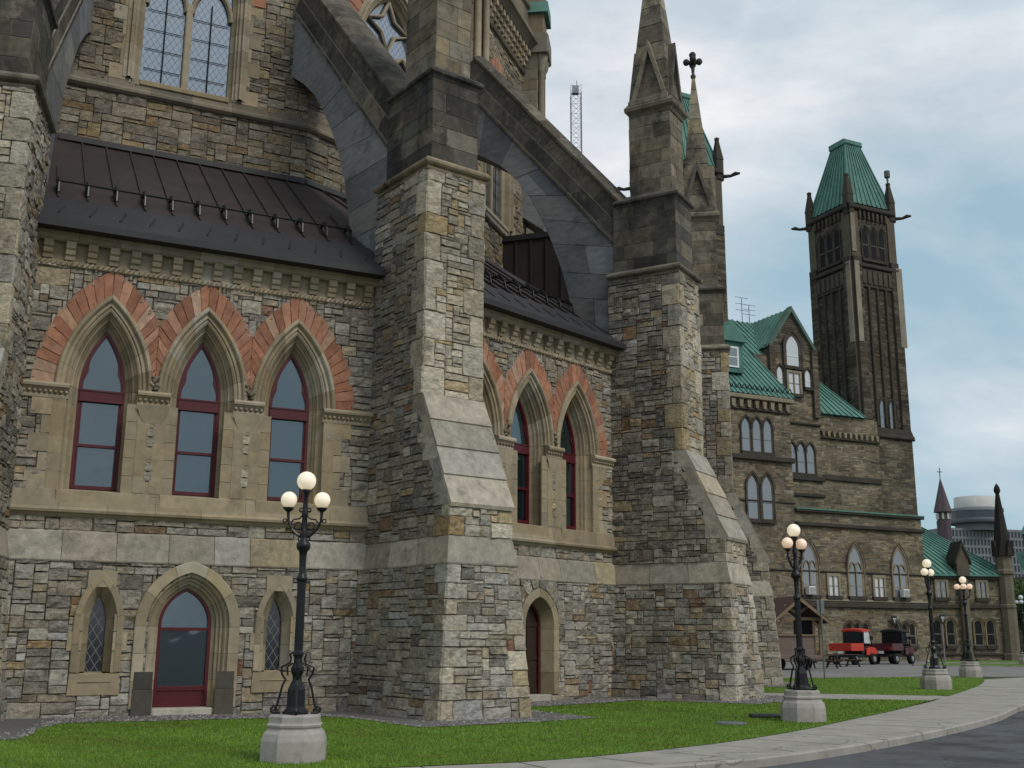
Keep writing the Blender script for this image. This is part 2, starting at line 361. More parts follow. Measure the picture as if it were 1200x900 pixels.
# ------------------------------------------------------------------ stone colours
def jit(c, a=.12):
    k = .89 * (1 + rng.normal(0, a)); h = rng.normal(0, .025); return (max(.01, c[0] * 1.03 * k * (1 + h)), max(.01, c[1] * 1.0 * k), max(.01, c[2] * .965 * k * (1 - 1.6 * h)))
PAL_WALL = [((.335, .305, .255), 32), ((.285, .26, .22), 26), ((.345, .295, .212), 14), ((.31, .235, .14), 4), ((.215, .195, .168), 12), ((.24, .17, .11), 2), ((.41, .38, .32), 8), ((.20, .11, .075), .6)]
PAL_LOW = [((.345, .32, .28), 32), ((.295, .273, .238), 26), ((.345, .298, .22), 10), ((.32, .24, .14), 3.5), ((.222, .206, .182), 11), ((.24, .165, .105), 1.8), ((.42, .40, .35), 10), ((.20, .115, .08), .7)]
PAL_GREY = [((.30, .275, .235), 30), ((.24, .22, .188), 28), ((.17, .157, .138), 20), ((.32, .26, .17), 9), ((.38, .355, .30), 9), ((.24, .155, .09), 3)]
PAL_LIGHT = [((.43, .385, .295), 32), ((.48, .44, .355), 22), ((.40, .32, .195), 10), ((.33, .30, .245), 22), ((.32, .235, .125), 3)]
PAL_DRUM = [((.275, .238, .178), 30), ((.23, .20, .155), 26), ((.295, .235, .145), 14), ((.165, .148, .12), 17), ((.33, .30, .24), 9), ((.24, .172, .10), 4)]
PAL_ASH = [((.088, .082, .071), 34), ((.112, .103, .086), 28), ((.145, .132, .106), 18), ((.21, .186, .142), 7)]
PAL_ASH2 = [((.20, .176, .133), 30), ((.245, .214, .162), 30), ((.28, .245, .18), 18), ((.15, .135, .108), 16)]
PAL_DRESS = [((.36, .30, .205), 40), ((.40, .34, .245), 30), ((.31, .26, .18), 20), ((.42, .375, .29), 10)]
PAL_BAND = [((.41, .375, .315), 40), ((.345, .315, .265), 30), ((.45, .42, .355), 20), ((.42, .345, .225), 6)]
PAL_RED = [((.41, .205, .135), 40), ((.36, .172, .112), 25), ((.45, .25, .17), 22), ((.47, .31, .22), 10), ((.31, .15, .10), 8)]
PAL_MARBLE = [((.235, .245, .25), 40), ((.195, .205, .212), 30), ((.27, .28, .282), 30)]
def pick(pal, a=.1):
    w = np.array([x[1] for x in pal], float); return jit(pal[rng.choice(len(pal), p=w / w.sum())][0], a)

def rubble(mb, fr, W, H, pal, mask=None, cell=.095, row=.083, proud=.028, rough=.011, seg=.15, ql=None, qr=None, material='rubble_stone', dims=None, edge=.012, backing=True, back_w=.0):
    """random snecked masonry over [0,W]x[0,H]; mask(u,v)->True where there is no wall; ql/qr: quoin lists [(v0,v1,len,col)] at the left/right edge"""
    nx = max(1, int(round(W / cell))); ny = max(1, int(round(H / row))); cu = W / nx; cv = H / ny
    occ = np.zeros((nx, ny), bool)
    if mask is not None:
        for i in range(nx):
            for j in range(ny):
                if mask((i + .5) * cu, (j + .5) * cv): occ[i, j] = True
    wall = ~occ
    if backing:
        mb.mat('mortar')
        for j in range(ny):
            i = 0
            while i < nx:
                if wall[i, j]:
                    k = i
                    while k < nx and wall[k, j]: k += 1
                    j2 = j
                    mb.poly(fr.m(np.array([i * cu, k * cu, k * cu, i * cu]), np.array([j * cv, j * cv, (j + 1) * cv, (j + 1) * cv]), np.full(4, back_w)))
                    i = k
                else: i += 1
    mb.mat(material)
    dims = dims or [((4, 8), 1, 10), ((3, 7), 2, 48), ((4, 7), 3, 27), ((4, 7), 4, 9), ((2, 2), 2, 4), ((2, 3), 3, 3), ((5, 9), 5, 2)]
    dw = np.array([d[2] for d in dims], float); dw /= dw.sum()
    g = .0045
    ph = rng.uniform(0, 6.3, 6); fq = rng.uniform(.7, 1.6, 4)
    def region(u, v): return 1 + .13 * sin(fq[0] * u + ph[0] + 1.3 * sin(fq[1] * v + ph[1])) + .10 * sin(fq[2] * v * 1.4 + ph[2] + sin(fq[3] * u + ph[3]))
    def put(i, j, w, h, col=None):
        u0 = i * cu + g; u1 = (i + w) * cu - g; v0 = j * cv + g; v1 = (j + h) * cv - g
        if i == 0: u0 = -edge
        if i + w == nx: u1 = W + edge
        t = rng.normal(0, .004, 4)
        mb.stone(fr, [(u0, v0 + t[0]), (u1, v0 + t[1]), (u1, v1 + t[2]), (u0, v1 + t[3])], proud * rng.uniform(.55, 1.45), rough, tuple(x * region((u0 + u1) / 2, (v0 + v1) / 2) for x in (col or pick(pal))), seg)
    for lst, side in ((ql, 0), (qr, 1)):
        for (a, b, ln, col) in (lst or []):
            j0 = int(round(a / cv)); j1 = min(ny, int(round(b / cv))); w = max(1, int(round(ln / cu)))
            if j1 <= j0 or j0 >= ny: continue
            w = min(w, nx); i0 = 0 if side == 0 else nx - w
            if occ[i0:i0 + w, j0:j1].any(): continue
            occ[i0:i0 + w, j0:j1] = True; put(i0, j0, w, j1 - j0, col)
    for j in range(ny):
        i = 0
        while i < nx:
            if occ[i, j]: i += 1; continue
            run = 0
            while i + run < nx and not occ[i + run, j] and run < 10: run += 1
            (wr, h, _) = dims[rng.choice(len(dims), p=dw)]
            w = int(rng.integers(wr[0], wr[1] + 1)); w = min(w, run)
            if run - w == 1: w = run
            h = min(h, ny - j)
            while h > 1 and occ[i:i + w, j:j + h].any(): h -= 1
            if w <= 1 and h == 1 and rng.random() < .6: h = min(2, ny - j) if not occ[i:i + w, j:j + min(2, ny - j)].any() else 1
            occ[i:i + w, j:j + h] = True; put(i, j, w, h); i += w

def quoins(H, pal, lo=.28, hi=.42, l1=.32, l2=.55):
    v = 0; a = []; b = []; k = rng.integers(0, 2)
    while v < H - .1:
        h = rng.uniform(lo, hi); v1 = min(H, v + h)
        if H - v1 < .15: v1 = H
        c = pick(pal, .06); la, lb = (l1, l2) if k else (l2, l1); a.append((v, v1, la * rng.uniform(.85, 1.15), c)); b.append((v, v1, lb * rng.uniform(.85, 1.15), c)); k = 1 - k; v = v1
    return a, b

def ashlar(mb, fr, W, H, pal, bw=.7, bh=.36, proud=.012, rough=.003, material='weathered_ashlar', edge=.006, g=.004, seg=.5):
    """regular coursed blocks"""
    mb.mat('pale_mortar'); mb.poly(fr.m(np.array([0, W, W, 0]), np.array([0, 0, H, H]), np.full(4, 0.)))
    mb.mat(material)
    n = max(1, int(round(H / bh))); hs = rng.uniform(.85, 1.15, n); hs = hs / hs.sum() * H; v = 0
    for j in range(n):
        u = 0; first = True
        while u < W - 1e-6:
            w = bw * rng.uniform(.7, 1.35)
            if first and j % 2: w *= .55
            if W - u - w < .3 * bw: w = W - u
            mb.stone(fr, [(u + g if u > 0 else -edge, v + g), (u + w - g if u + w < W - 1e-6 else W + edge, v + g), (u + w - g if u + w < W - 1e-6 else W + edge, v + hs[j] - g), (u + g if u > 0 else -edge, v + hs[j] - g)], proud, rough, pick(pal, .12), seg, .008)
            u += w; first = False
        v += hs[j]

def arch_path(cx, v0, vs, a, rho, d, n=12, legs=True, nl=1, cusp=0):
    """pointed arch outline; a half width, rho inner radius, d offset outwards. Same count for every d"""
    c = rho - a; r = rho + d
    top = math.acos(min(1, c / r))
    pts = []
    if legs:
        for k in range(nl): pts.append((cx - a - d, v0 + (vs - v0) * k / nl))
    for k in range(n + 1):
        t = top * k / n
        dd = cusp * math.exp(-((k / n - .33) / .10) ** 2)
        pts.append((cx + c - (r - dd) * cos(t), vs + (r - dd) * sin(t)))
    right = [(2 * cx - x, y) for x, y in pts[:-1]][::-1]
    return pts + right
def in_arch(u, v, cx, v0, vs, a, rho, d):
    if v < v0: return False
    if v <= vs: return abs(u - cx) < a + d
    c = rho - a; x = abs(u - cx) + c; return x * x + (v - vs) ** 2 < (rho + d) ** 2
def arch_apex(vs, a, rho, d=0):
    return vs + sqrt(max(0, (rho + d) ** 2 - (rho - a) ** 2))

def arch_surround(mb, fr, args, prof, pal, block=.42, n=12, legs=True, nl=1, joint=.012):
    """moulded stone surround; prof list of (d,w). Blocks along the path get their own tone and a dark joint"""
    cx, v0, vs, a, rho = args
    def paths(): return [arch_path(cx, v0, vs, a, rho, d, n, legs, nl) for d, w in prof]
    P = paths(); mid = np.array(P[len(P) // 2]); seg = np.linalg.norm(np.diff(mid, axis=0), axis=1); L = np.concatenate([[0], np.cumsum(seg)])
    tot = L[-1]; nb = max(3, int(round(tot / block)))
    pos = np.array([tot * k / nb for k in range(nb + 1)])
    ts = []; cols = []
    for k in range(nb):
        a0, a1 = pos[k] + joint / 2, pos[k + 1] - joint / 2
        inner = [l for l in L if a0 + .01 < l < a1 - .01]
        c = pick(pal, .07)
        st = [a0] + inner + [a1]
        for q in st: ts.append(q)
        cols += [c] * (len(st) - 1) + [tuple(x * .45 for x in c)]
    cols = cols[:-1]
    rows = []
    for (d, w), p in zip(prof, P):
        p = np.array(p); x = np.interp(ts, L, p[:, 0]); y = np.interp(ts, L, p[:, 1]); rows.append(fr.m(x, y, np.full(len(ts), w)))
    G = np.array(rows).transpose(1, 0, 2)
    mb.grid(G, cols)

def profile_run(mb, fr, u0, u1, prof, pal=None, block=.9, col=None, ends=True, joint=.01):
    """straight moulding: prof list of (w,v), swept from u0 to u1 with block joints"""
    us = []; cols = []
    if pal is None: us = [u0, u1]; cols = [col or mb.col]
    else:
        nb = max(1, int(round((u1 - u0) / block)))
        for k in range(nb):
            a = u0 + (u1 - u0) * k / nb + (joint / 2 if k else 0); b = u0 + (u1 - u0) * (k + 1) / nb - (joint / 2 if k < nb - 1 else 0)
            c = pick(pal, .07); us += [a, b]; cols += [c, tuple(x * .45 for x in c)]
        cols = cols[:-1]
    G = np.array([fr.m(np.full(len(prof), u), np.array([p[1] for p in prof]), np.array([p[0] for p in prof])) for u in us])
    mb.grid(G, cols)
    if ends:
        mb.poly(G[0], cols[0]); mb.poly(G[-1][::-1], cols[-1])

def fill_arch(mb, fr, args, d, w, col=None, n=12, cusp=0):
    cx, v0, vs, a, rho = args
    p = np.array(arch_path(cx, v0, vs, a, rho, d, n, True, 1, cusp))
    m = len(p) // 2                   # split into quads across the axis so that the polygon stays convex-ish
    L = p[:m + 1]; Rr = p[m:][::-1]
    for k in range(m):
        q = [L[k], Rr[k], Rr[k + 1], L[k + 1]] if k + 1 < m else [L[k], Rr[k], L[k + 1]]
        q = np.array(q); mb.poly(fr.m(q[:, 0], q[:, 1], np.full(len(q), w)), col)
def strip_arch(mb, fr, args, d0, d1, w0, w1, n=12, cusp=0, col=None):
    """a flat bar following the arch: front face and inner edge"""
    cx, v0, vs, a, rho = args
    A = np.array(arch_path(cx, v0, vs, a, rho, d0, n)); B = np.array(arch_path(cx, v0, vs, a, rho, d1, n, True, 1, cusp))
    k = len(A)
    G = np.array([fr.m(A[:, 0], A[:, 1], np.full(k, w0)), fr.m(A[:, 0], A[:, 1], np.full(k, w1)), fr.m(B[:, 0], B[:, 1], np.full(k, w1)), fr.m(B[:, 0], B[:, 1], np.full(k, w0))]).transpose(1, 0, 2)
    mb.grid(G, col)

# =================================================================== GROUND
def smooth_curve(pts, n=6):
    P = [np.array(p, float) for p in pts]; out = []
    for i in range(len(P) - 1):
        p0 = P[max(i - 1, 0)]; p1 = P[i]; p2 = P[i + 1]; p3 = P[min(i + 2, len(P) - 1)]
        for k in range(n):
            t = k / n; out.append(.5 * ((2 * p1) + (-p0 + p2) * t + (2 * p0 - 5 * p1 + 4 * p2 - p3) * t * t + (-p0 + 3 * p1 - 3 * p2 + p3) * t ** 3))
    out.append(P[-1]); return [(float(a), float(b)) for a, b in out]
KERB = smooth_curve([(-40, -4), (-24, 4.6), (-14, 9.0), (-6, 12.3), (-1.5, 13.95), (1.82, 15.52), (3.66, 16.79), (5.94, 19.17), (8.46, 22.31), (11.15, 26.15), (13.73, 30.49), (18.2, 36.8), (24, 43.0), (33, 50), (46, 57), (72, 66)])
LAWN_EDGE = smooth_curve([(-40, -1.5), (-24, 7.0), (-14, 11.2), (-6, 13.5), (-1.11, 15.46), (.8, 16.45), (3.24, 18.76), (5.3, 21.4), (7.07, 24.18), (9.0, 27.2), (10.82, 30.3), (12.7, 33.6)])
LAWN2_EDGE = smooth_curve([(13.5, 35.0), (14.87, 37.55), (17.4, 42.3), (19.6, 47.0), (20.9, 50.2), (21.6, 52.6)])
# the grounds behind the kerb and the road
mb = MB().mat('asphalt'); mb.poly([(-4000, -4000, -.16), (4000, -4000, -.16), (4000, 4000, -.16), (-4000, 4000, -.16)]); structure(mb.build('ground'))
mb = MB().mat('asphalt')
rd = KERB; off = []
for i, p in enumerate(rd):
    a = np.array(rd[max(i - 1, 0)]); b = np.array(rd[min(i + 1, len(rd) - 1)]); d = (b - a) / np.linalg.norm(b - a); off.append((d[1], -d[0]))
mb.loft([[(p[0] + o[0] * w, p[1] + o[1] * w, -.13 + (.02 if w == 0 else 0) * 0) for p, o in zip(rd, off)] for w in (0, 3, 6, 9.5)]); structure(mb.build('road'))
mb = MB().mat('soil')
lo = [(p[0], p[1], -.006) for p in KERB]
far = [(40, 4000), (-4000, 4000), (-4000, -4)]
for i in range(len(KERB) - 1):
    a, b = KERB[i], KERB[i + 1]
    qa = (a[0] * 0 - 4000, max(a[1], 0) * 1.0, -.006)
    mb.poly([(a[0] - off[i][0] * .1, a[1] - off[i][1] * .1, -.006), (b[0] - off[i + 1][0] * .1, b[1] - off[i + 1][1] * .1, -.006), (-300, b[1], -.006), (-300, a[1], -.006)])
mb.poly([(-300, 66, -.006), (900, 66, -.006), (900, 3900, -.006), (-300, 3900, -.006)])
structure(mb.build('grounds'))
# kerb stones
def strip_between(mb, A, B, za, zb, col=None):
    mb.loft([[(p[0], p[1], za) for p in A], [(p[0], p[1], zb) for p in B]], col)
def offset_curve(Cv, dist):
    out = []
    for i, p in enumerate(Cv):
        a = np.array(Cv[max(i - 1, 0)]); b = np.array(Cv[min(i + 1, len(Cv) - 1)]); d = (b - a) / np.linalg.norm(b - a); out.append((p[0] - d[1] * dist, p[1] + d[0] * dist))
    return out
mb = MB().mat('concrete')
k0 = KERB; k1 = offset_curve(KERB, .03); k2 = offset_curve(KERB, .16); k3 = offset_curve(KERB, .17)
mb.loft([[(p[0], p[1], z) for p in c] for c, z in ((k0, -.135), (k0, -.02), (k1, .004), (k2, .006), (k3, -.03))])
structure(mb.build('kerb'))
# sidewalk with joints: slabs between lawn edge and kerb, resampled by arc length
def resample(Cv, ds):
    P = np.array(Cv); L = np.concatenate([[0], np.cumsum(np.linalg.norm(np.diff(P, axis=0), axis=1))]); t = np.arange(0, L[-1], ds); return np.stack([np.interp(t, L, P[:, 0]), np.interp(t, L, P[:, 1])], 1)
mb = MB().mat('concrete')
inner_full = LAWN_EDGE + LAWN2_EDGE[0:] + [(24, 53.2), (34, 58.5), (46, 64), (68, 72)]
Kc = resample(k3, 1.55); IN = resample(inner_full, .12)
def nearest(p): return IN[np.argmin(np.linalg.norm(IN - p, axis=1))]
for i in range(len(Kc) - 1):
    a, b = Kc[i], Kc[i + 1]; c, d = nearest(b), nearest(a)
    e = (b - a) / np.linalg.norm(b - a) * .014
    z = .002 + rng.normal(0, .001)
    mb.poly([(a[0] + e[0], a[1] + e[1], z), (b[0] - e[0], b[1] - e[1], z), (c[0] - e[0], c[1] - e[1], z), (d[0] + e[0], d[1] + e[1], z)])
structure(mb.build('sidewalk'))

# =================================================================== LIBRARY (sixteen sided, measured from the photograph)
CX, CY, RO, A1 = -17.435, 46.221, 24.394, 25.896
RD = 18.135
def axis(k): a = R(A1 + 11.25 + 22.5 * (k - 1)); return np.array([sin(a), -cos(a), 0]), np.array([cos(a), sin(a), 0])
def bayax(k): a = R(A1 + 22.5 * (k - 1)); return np.array([sin(a), -cos(a), 0]), np.array([cos(a), sin(a), 0])
CC = np.array([CX, CY, 0.])
RSH = {3: -.32}
def rs(k, r): return r + (RSH.get(k, 0) if r > 23 else 0)
def bp(k, r, s, z): n, t = axis(k); r = rs(k, r); return CC + n * r + t * s + np.array([0, 0, z])
def bay_frame(k, off=0, rad=RO):
    n, t = bayax(k); return Frame(CC + n * (rad * cos(R(11.25)) + off), t, n)
HB = RO * sin(R(11.25)) - .827 / cos(R(11.25))        # half bay
lib_loc = Vector((CX, CY, 0))
library = thing('library_building', 'tall grey and ochre rubble stone gothic library with flying buttresses and red arched windows', 'library', (CX, CY, 0))
class FrA:   # (r,z) plane of a buttress at tangential offset s: u=r, v=z, w=s
    def __init__(s, k): n, t = axis(k); s.f = Frame(CC, n, t); s.k = k
    def m(s, u, v, w): u = np.asarray(u, float); return s.f.m(np.where(u > 23, u + RSH.get(s.k, 0), u), v, w)

SILL, SPR, WA, WRHO = 4.78, 7.0, .49, 2.24
WIN_PROF = [(.53, .0), (.53, .09), (.50, .125), (.45, .13), (.42, .10), (.40, .045), (.33, .05), (.315, .0), (.275, .03), (.235, .0), (.22, -.07), (.19, -.105), (.165, -.15), (.135, -.16), (.115, -.23), (.085, -.27), (.065, -.33), (.0, -.41), (.0, -.50)]
JAMB_PROF = [(.535, .0), (.535, .05), (.50, .055), (.27, .055), (.255, .0), (.235, -.06), (.20, -.12), (.165, -.15), (.135, -.17), (.115, -.23), (.085, -.27), (.065, -.33), (.0, -.41), (.0, -.50)]

def sash_window(fr, cx, idx):
    """maroon timber sash window in a deep stone arch: surround > frame, panes"""
    args = (cx, SILL, SPR, WA, WRHO)
    mb = MB().mat('dressed_stone')
    # moulded arch above the impost, plain splayed jamb below
    A = (cx, SPR, SPR, WA, WRHO)
    arch_surround(mb, fr, A, WIN_PROF, PAL_DRESS, .40, 14, legs=False, joint=.008)
    for sgn in (-1, 1):
        nb = 6; v = SILL - .06
        for j in range(nb):
            v1 = SILL - .06 + (SPR - SILL + .06) * (j + 1) / nb; c = jit(PAL_DRESS[0][0], .05)
            rows = [[fr.m(cx + sgn * (WA + d), vv, w) for d, w in JAMB_PROF] for vv in (v + .002, v1 - .002)]
            mb.grid(np.array(rows), c); v = v1
    mb.mat('dressed_stone'); mb.poly(fr.m(np.array([cx - WA - .4, cx + WA + .4, cx + WA + .05, cx - WA - .05]), np.array([SILL - .09, SILL - .09, SILL + .005, SILL + .005]), np.array([.06, .06, -.46, -.46])), pick(PAL_DRESS))
    o = part(mb, 'arched_window', library)
    f = MB().mat('maroon_paint')
    strip_arch(f, fr, args, .01, -.06, -.47, -.40, 12, .0)
    # shouldered head inside the frame
    strip_arch(f, fr, args, -.04, -.085, -.47, -.425, 12, .05)
    f.box(fr, cx - WA + .02, cx + WA - .02, SPR - .26, SPR + .02, -.46, -.375, bev=.01)
    for v in (SPR - .255, SPR - .02): f.box(fr, cx - WA + .02, cx + WA - .02, v, v + .035, -.45, -.355)
    f.box(fr, cx - WA + .06, cx + WA - .06, 5.73, 5.79, -.465, -.405)
    f.box(fr, cx - WA + .03, cx + WA - .03, SILL, SILL + .09, -.46, -.39, bev=.01)
    for sgn in (-1, 1): f.box(fr, cx + sgn * (WA - .085) - .02, cx + sgn * (WA - .085) + .02, SILL + .08, SPR - .25, -.47, -.425)
    part(f, 'window_frame', o)
    for (va, vb) in ((SILL + .05, 5.76), (5.76, SPR - .2)):
        g = MB().mat('window_glass'); t = rng.normal(0, .006, 4); g.poly(fr.m(np.array([cx - WA + .03, cx + WA - .03, cx + WA - .03, cx - WA + .03]), np.array([va, va, vb, vb]), -.455 - (.02 if va < 5 else 0) + t)); part(g, 'glass', o)
    g = MB().mat('window_glass'); fill_arch(g, fr, (cx, SPR - .2, SPR, WA, WRHO), -.03, -.455); part(g, 'glass', o)
    return o

def bay(k, shift, detail=True):
    frU = bay_frame(k); frL = bay_frame(k, .11)
    wins = [shift - 2.13, shift, shift + 2.13]
    # ---- lower wall
    door = (shift + .02, .16, 1.9, .575, .855) if k != 2 else (.32, .18, 2.02, .46, .62)
    slits = [shift - 1.82, shift + 1.98] if k != 2 else []
    if k == 2: dd = .38
    else: dd = .54
    def maskL(u, v):
        u -= HB + .25
        if in_arch(u, v, *door, dd * .55): return True
        for c in slits:
            if in_arch(u, v, c, .55, 1.9, .17, 1.144, .2): return True
        return False
    mb = MB()
    WL = 2 * (HB + .25); H2 = 3.2
    face = Frame(frL.m(-(HB + .25), 0, 0), frL.U, frL.N)
    rubble(mb, face, WL, H2, PAL_LOW, maskL, proud=.03, rough=.014)
    # ---- upper wall
    def maskU(u, v):
        u -= HB + .05; v += 3.846
        for c in wins:
            if in_arch(u, v, c, SILL - .1, SPR, WA, WRHO, .38): return True
        if 6.70 < v < 6.98 and -3.3 + shift < u < 3.3 + shift: return True
        if 4.25 < v < 4.62: return True
        if v > 9.75: return True
        # red voussoirs
        if v > SPR:
            for c in wins:
                if in_arch(u, v, c, SPR, SPR, WA, WRHO, .93) : return True
        # dressed piers between windows
        if SILL - .1 < v < 6.8 and abs(abs(u - shift) - 1.065) < .30: return True
        return False
    faceU = Frame(frU.m(-(HB + .05), 3.846, 0), frU.U, frU.N)
    WU = 2 * (HB + .05)
    rubble(mb, faceU, WU, 10.2 - 3.846, PAL_WALL, maskU, proud=.03, rough=.014)
    # back plate so that nothing shows between stones and surrounds
    mb.mat('mortar')
    mb.box(frU, -HB - .3, HB + .3, 9.7, 10.6, -.5, -.02)
    # pale bevelled band between plinth and wall
    mb.mat('band_stone')
    us = [-HB - .2]
    while us[-1] < HB + .2:
        us.append(us[-1] + rng.uniform(.75, 1.9))
    us[-1] = HB + .2
    for a, b in zip(us[:-1], us[1:]):
        c = pick(PAL_BAND, .08); j = rng.uniform(-.05, .05)
        G = [[frU.m(u, v, w) for v, w in ((3.19, .08), (3.19, .155), (3.22, .17), (3.80, .06), (3.85, .0))] for u in (a + .005, b - .005)]
        mb.grid(np.array(G), c)
    mb.mat('dressed_stone')
    # dressed piers below the imposts, with small rubble insets
    for s in (-1, 1):
        cxp = shift + s * 1.065
        v = SILL - .1
        for j in range(5):
            v1 = SILL - .1 + (6.7 - SILL + .1) * (j + 1) / 5
            mb.stone(frU, [(cxp - .55, v + .0015), (cxp + .55, v + .0015), (cxp + .55, v1 - .0015), (cxp - .55, v1 - .0015)], .045, 0, jit(PAL_DRESS[0][0], .05), 2, .003); v = v1
    for s in (-1, 1):
        cxp = shift + s * 1.065
        mb.mat('mortar')
        for (a, b, sl) in ((4.98, 5.42, 0), (5.75, 6.2, .03)):
            mb.poly(frU.m(np.array([cxp - .10, cxp + .10, cxp + .10 + sl, cxp - .10 - sl]), np.array([a, a, b, b]), np.full(4, .05)))
        mb.mat('rubble_stone')
        for (a, b) in ((5.0, 5.2), (5.22, 5.41), (5.77, 5.97), (5.99, 6.18)):
            mb.stone(frU, [(cxp - .088, a), (cxp + .088, a), (cxp + .088, b), (cxp - .088, b)], .062, .003, pick(PAL_LIGHT), .1, .008)
    # toothed dressed jambs outside the end windows
    mb.mat('dressed_stone')
    for s in (-1, 1):
        cxp = shift + s * 2.13
        v = SILL - .1
        for j in range(5):
            v1 = SILL - .1 + (6.7 - SILL + .1) * (j + 1) / 5; ln = WA + (.72 if j % 2 else .95)
            u0, u1 = sorted((cxp + s * (WA + .25), cxp + s * ln)); mb.stone(frU, [(u0, v + .004), (u1, v + .004), (u1, v1 - .004), (u0, v1 - .004)], .05, 0, pick(PAL_DRESS, .06), 2, .006); v = v1
    wall = part(mb, 'bay_wall', library)
    # ---- red sandstone voussoirs
    mb = MB()
    mb.mat('mortar')
    for c in wins:
        lo = shift - 3.9 if c == wins[0] else c - 1.065; hi = shift + 3.9 if c == wins[-1] else c + 1.065
        base = (c, SPR, SPR, WA, WRHO)
        din, dout = .50, 1.02
        nv = 12; c0 = WRHO - WA
        for s in (-1, 1):
            t_in = math.acos(c0 / (WRHO + din)); t_out = math.acos(c0 / (WRHO + dout))
            for j in range(nv):
                q = []
                for (jj, d, tt) in ((j, din, t_in), (j + 1, din, t_in), (j + 1, dout, t_out), (j, dout, t_out)):
                    t = tt * jj / nv; r = WRHO + d; x = c0 - r * cos(t); y = SPR + r * sin(t); q.append([c + (x if s < 0 else -x), y])
                q = np.array(q); q[:, 0] = np.clip(q[:, 0], lo, hi)
                if abs(q[:, 0].max() - q[:, 0].min()) < .03: continue
                if s > 0: q = q[[1, 0, 3, 2]]
                cen = q.mean(0); q2 = cen + (q - cen) * .985
                # order BL,BR,TR,TL with outward normal
                ar = 0
                for a in range(4):
                    ar += q2[a, 0] * q2[(a + 1) % 4, 1] - q2[(a + 1) % 4, 0] * q2[a, 1]
                if ar < 0: q2 = q2[::-1]
                mb.mat('red_sandstone'); mb.stone(frU, q2, .04, .004, pick(PAL_RED, .1), .14, .007)
                qq = q if ar > 0 else q[::-1]; mb.poly(frU.m(qq[:, 0], qq[:, 1], np.full(4, .022)), (.15, .075, .05))
    part(mb, 'voussoir_arches', library, None)
    # ---- windows
    for i, c in enumerate(wins): sash_window(frU, c, i)
    # ---- impost capitals
    spans = [(-HB - .02, wins[0] - WA - .22), (wins[0] + WA + .22, wins[1] - WA - .22), (wins[1] + WA + .22, wins[2] - WA - .22), (wins[2] + WA + .22, HB + .02)]
    prof = [(.0, 6.66), (.06, 6.67), (.07, 6.72), (.05, 6.75), (.06, 6.80), (.13, 6.88), (.17, 6.90), (.18, 6.95), (.15, 7.0), (.0, 7.03)]
    for a, b in spans:
        mb = MB().mat('dressed_stone')
        profile_run(mb, frU, a, b, prof, PAL_DRESS, 1.2)
        n = int((b - a) / .105)
        for i in range(n): 
            p = frU.m(a + (b - a) * (i + .5) / n, 6.805, .085); mb.sm = True; mb.sphere(p, .042, 6, 4, pick(PAL_DRESS, .08)); mb.sm = False
        if a > -HB and b < HB:       # leaf boss and tapered corbel
            cxp = (a + b) / 2
            for i in range(14):
                p = frU.m(cxp + rng.uniform(-.09, .09), 7.06 + rng.uniform(0, .32), .10 + rng.uniform(0, .05)); mb.sm = True; mb.sphere(p, rng.uniform(.035, .06), 6, 4, pick(PAL_ASH2, .1)); mb.sm = False
            mb.poly(frU.m(np.array([cxp - .2, cxp + .2, cxp + .36, cxp - .36]), np.array([6.28, 6.28, 6.67, 6.67]), np.array([.055, .055, .11, .11])), pick(PAL_DRESS, .05))
        part(mb, 'impost', library)
    # ---- sill course
    mb = MB().mat('dressed_stone')
    profile_run(mb, frU, -HB - .05, HB + .05, [(.0, 4.12), (.05, 4.13), (.10, 4.19), (.17, 4.22), (.185, 4.27), (.16, 4.31), (.10, 4.34), (.10, 4.36), (.055, 4.69), (.0, 4.70)], PAL_DRESS, .95)
    for s in (-1, 0, 1):
        mb.box(frU, shift + s * 2.13 - .78, shift + s * 2.13 + .78, 4.36, 4.70, .0, .09, pick(PAL_DRESS, .05), bev=.012)
    part(mb, 'sill_course', library)
    # ---- corbel table and cornice
    mb = MB().mat('dressed_stone')
    profile_run(mb, frU, -HB - .05, HB + .05, [(.0, 9.66), (.05, 9.67), (.07, 9.72), (.05, 9.77), (.03, 9.80), (.03, 10.19), (.16, 10.20), (.20, 10.24), (.22, 10.32), (.27, 10.36), (.28, 10.52), (.0, 10.54)], PAL_DRESS, .85)
    n = 17 if k <= 1 else 16
    for i in range(n):
        u = -HB + .22 + (2 * HB - .44) * i / (n - 1); c = pick(PAL_DRESS, .06)
        pr = [(.02, 9.80), (.085, 9.81), (.10, 9.86), (.10, 9.90), (.15, 9.92), (.17, 9.97), (.17, 10.02), (.22, 10.05), (.235, 10.1), (.235, 10.19), (.02, 10.19)]
        profile_run(mb, frU, u - .10, u + .10, pr, None, col=c)
    for i in range(int(2 * HB / .11)):          # rope moulding
        u = -HB + .11 * i; a = frU.m(u, 9.675, .065); b = frU.m(u + .09, 9.775, .065); mb.sm = True; mb.tube([a, b], .032, 5, pick(PAL_DRESS, .06)); mb.sm = False
    part(mb, 'cornice', library)
    # ---- ground floor openings
    mb = MB().mat('dressed_stone')
    cx, v0, vs, a, rho = door
    if k != 2: prof = [(.54, .0), (.54, .075), (.52, .085), (.31, .085), (.30, .02), (.27, -.01), (.24, .01), (.21, -.03), (.20, -.09), (.15, -.11), (.14, -.17), (.08, -.20), (.065, -.27), (.0, -.33), (.0, -.45)]
    else: prof = [(.36, .0), (.36, .06), (.34, .07), (.14, .07), (.0, -.28), (.0, -.45)]
    arch_surround(mb, frL, door, prof, PAL_DRESS, .55, 12, True, 3)
    mb.box(frL, cx - a - .05, cx + a + .05, 0, v0, -.5, .06, pick(PAL_BAND), bev=.02)
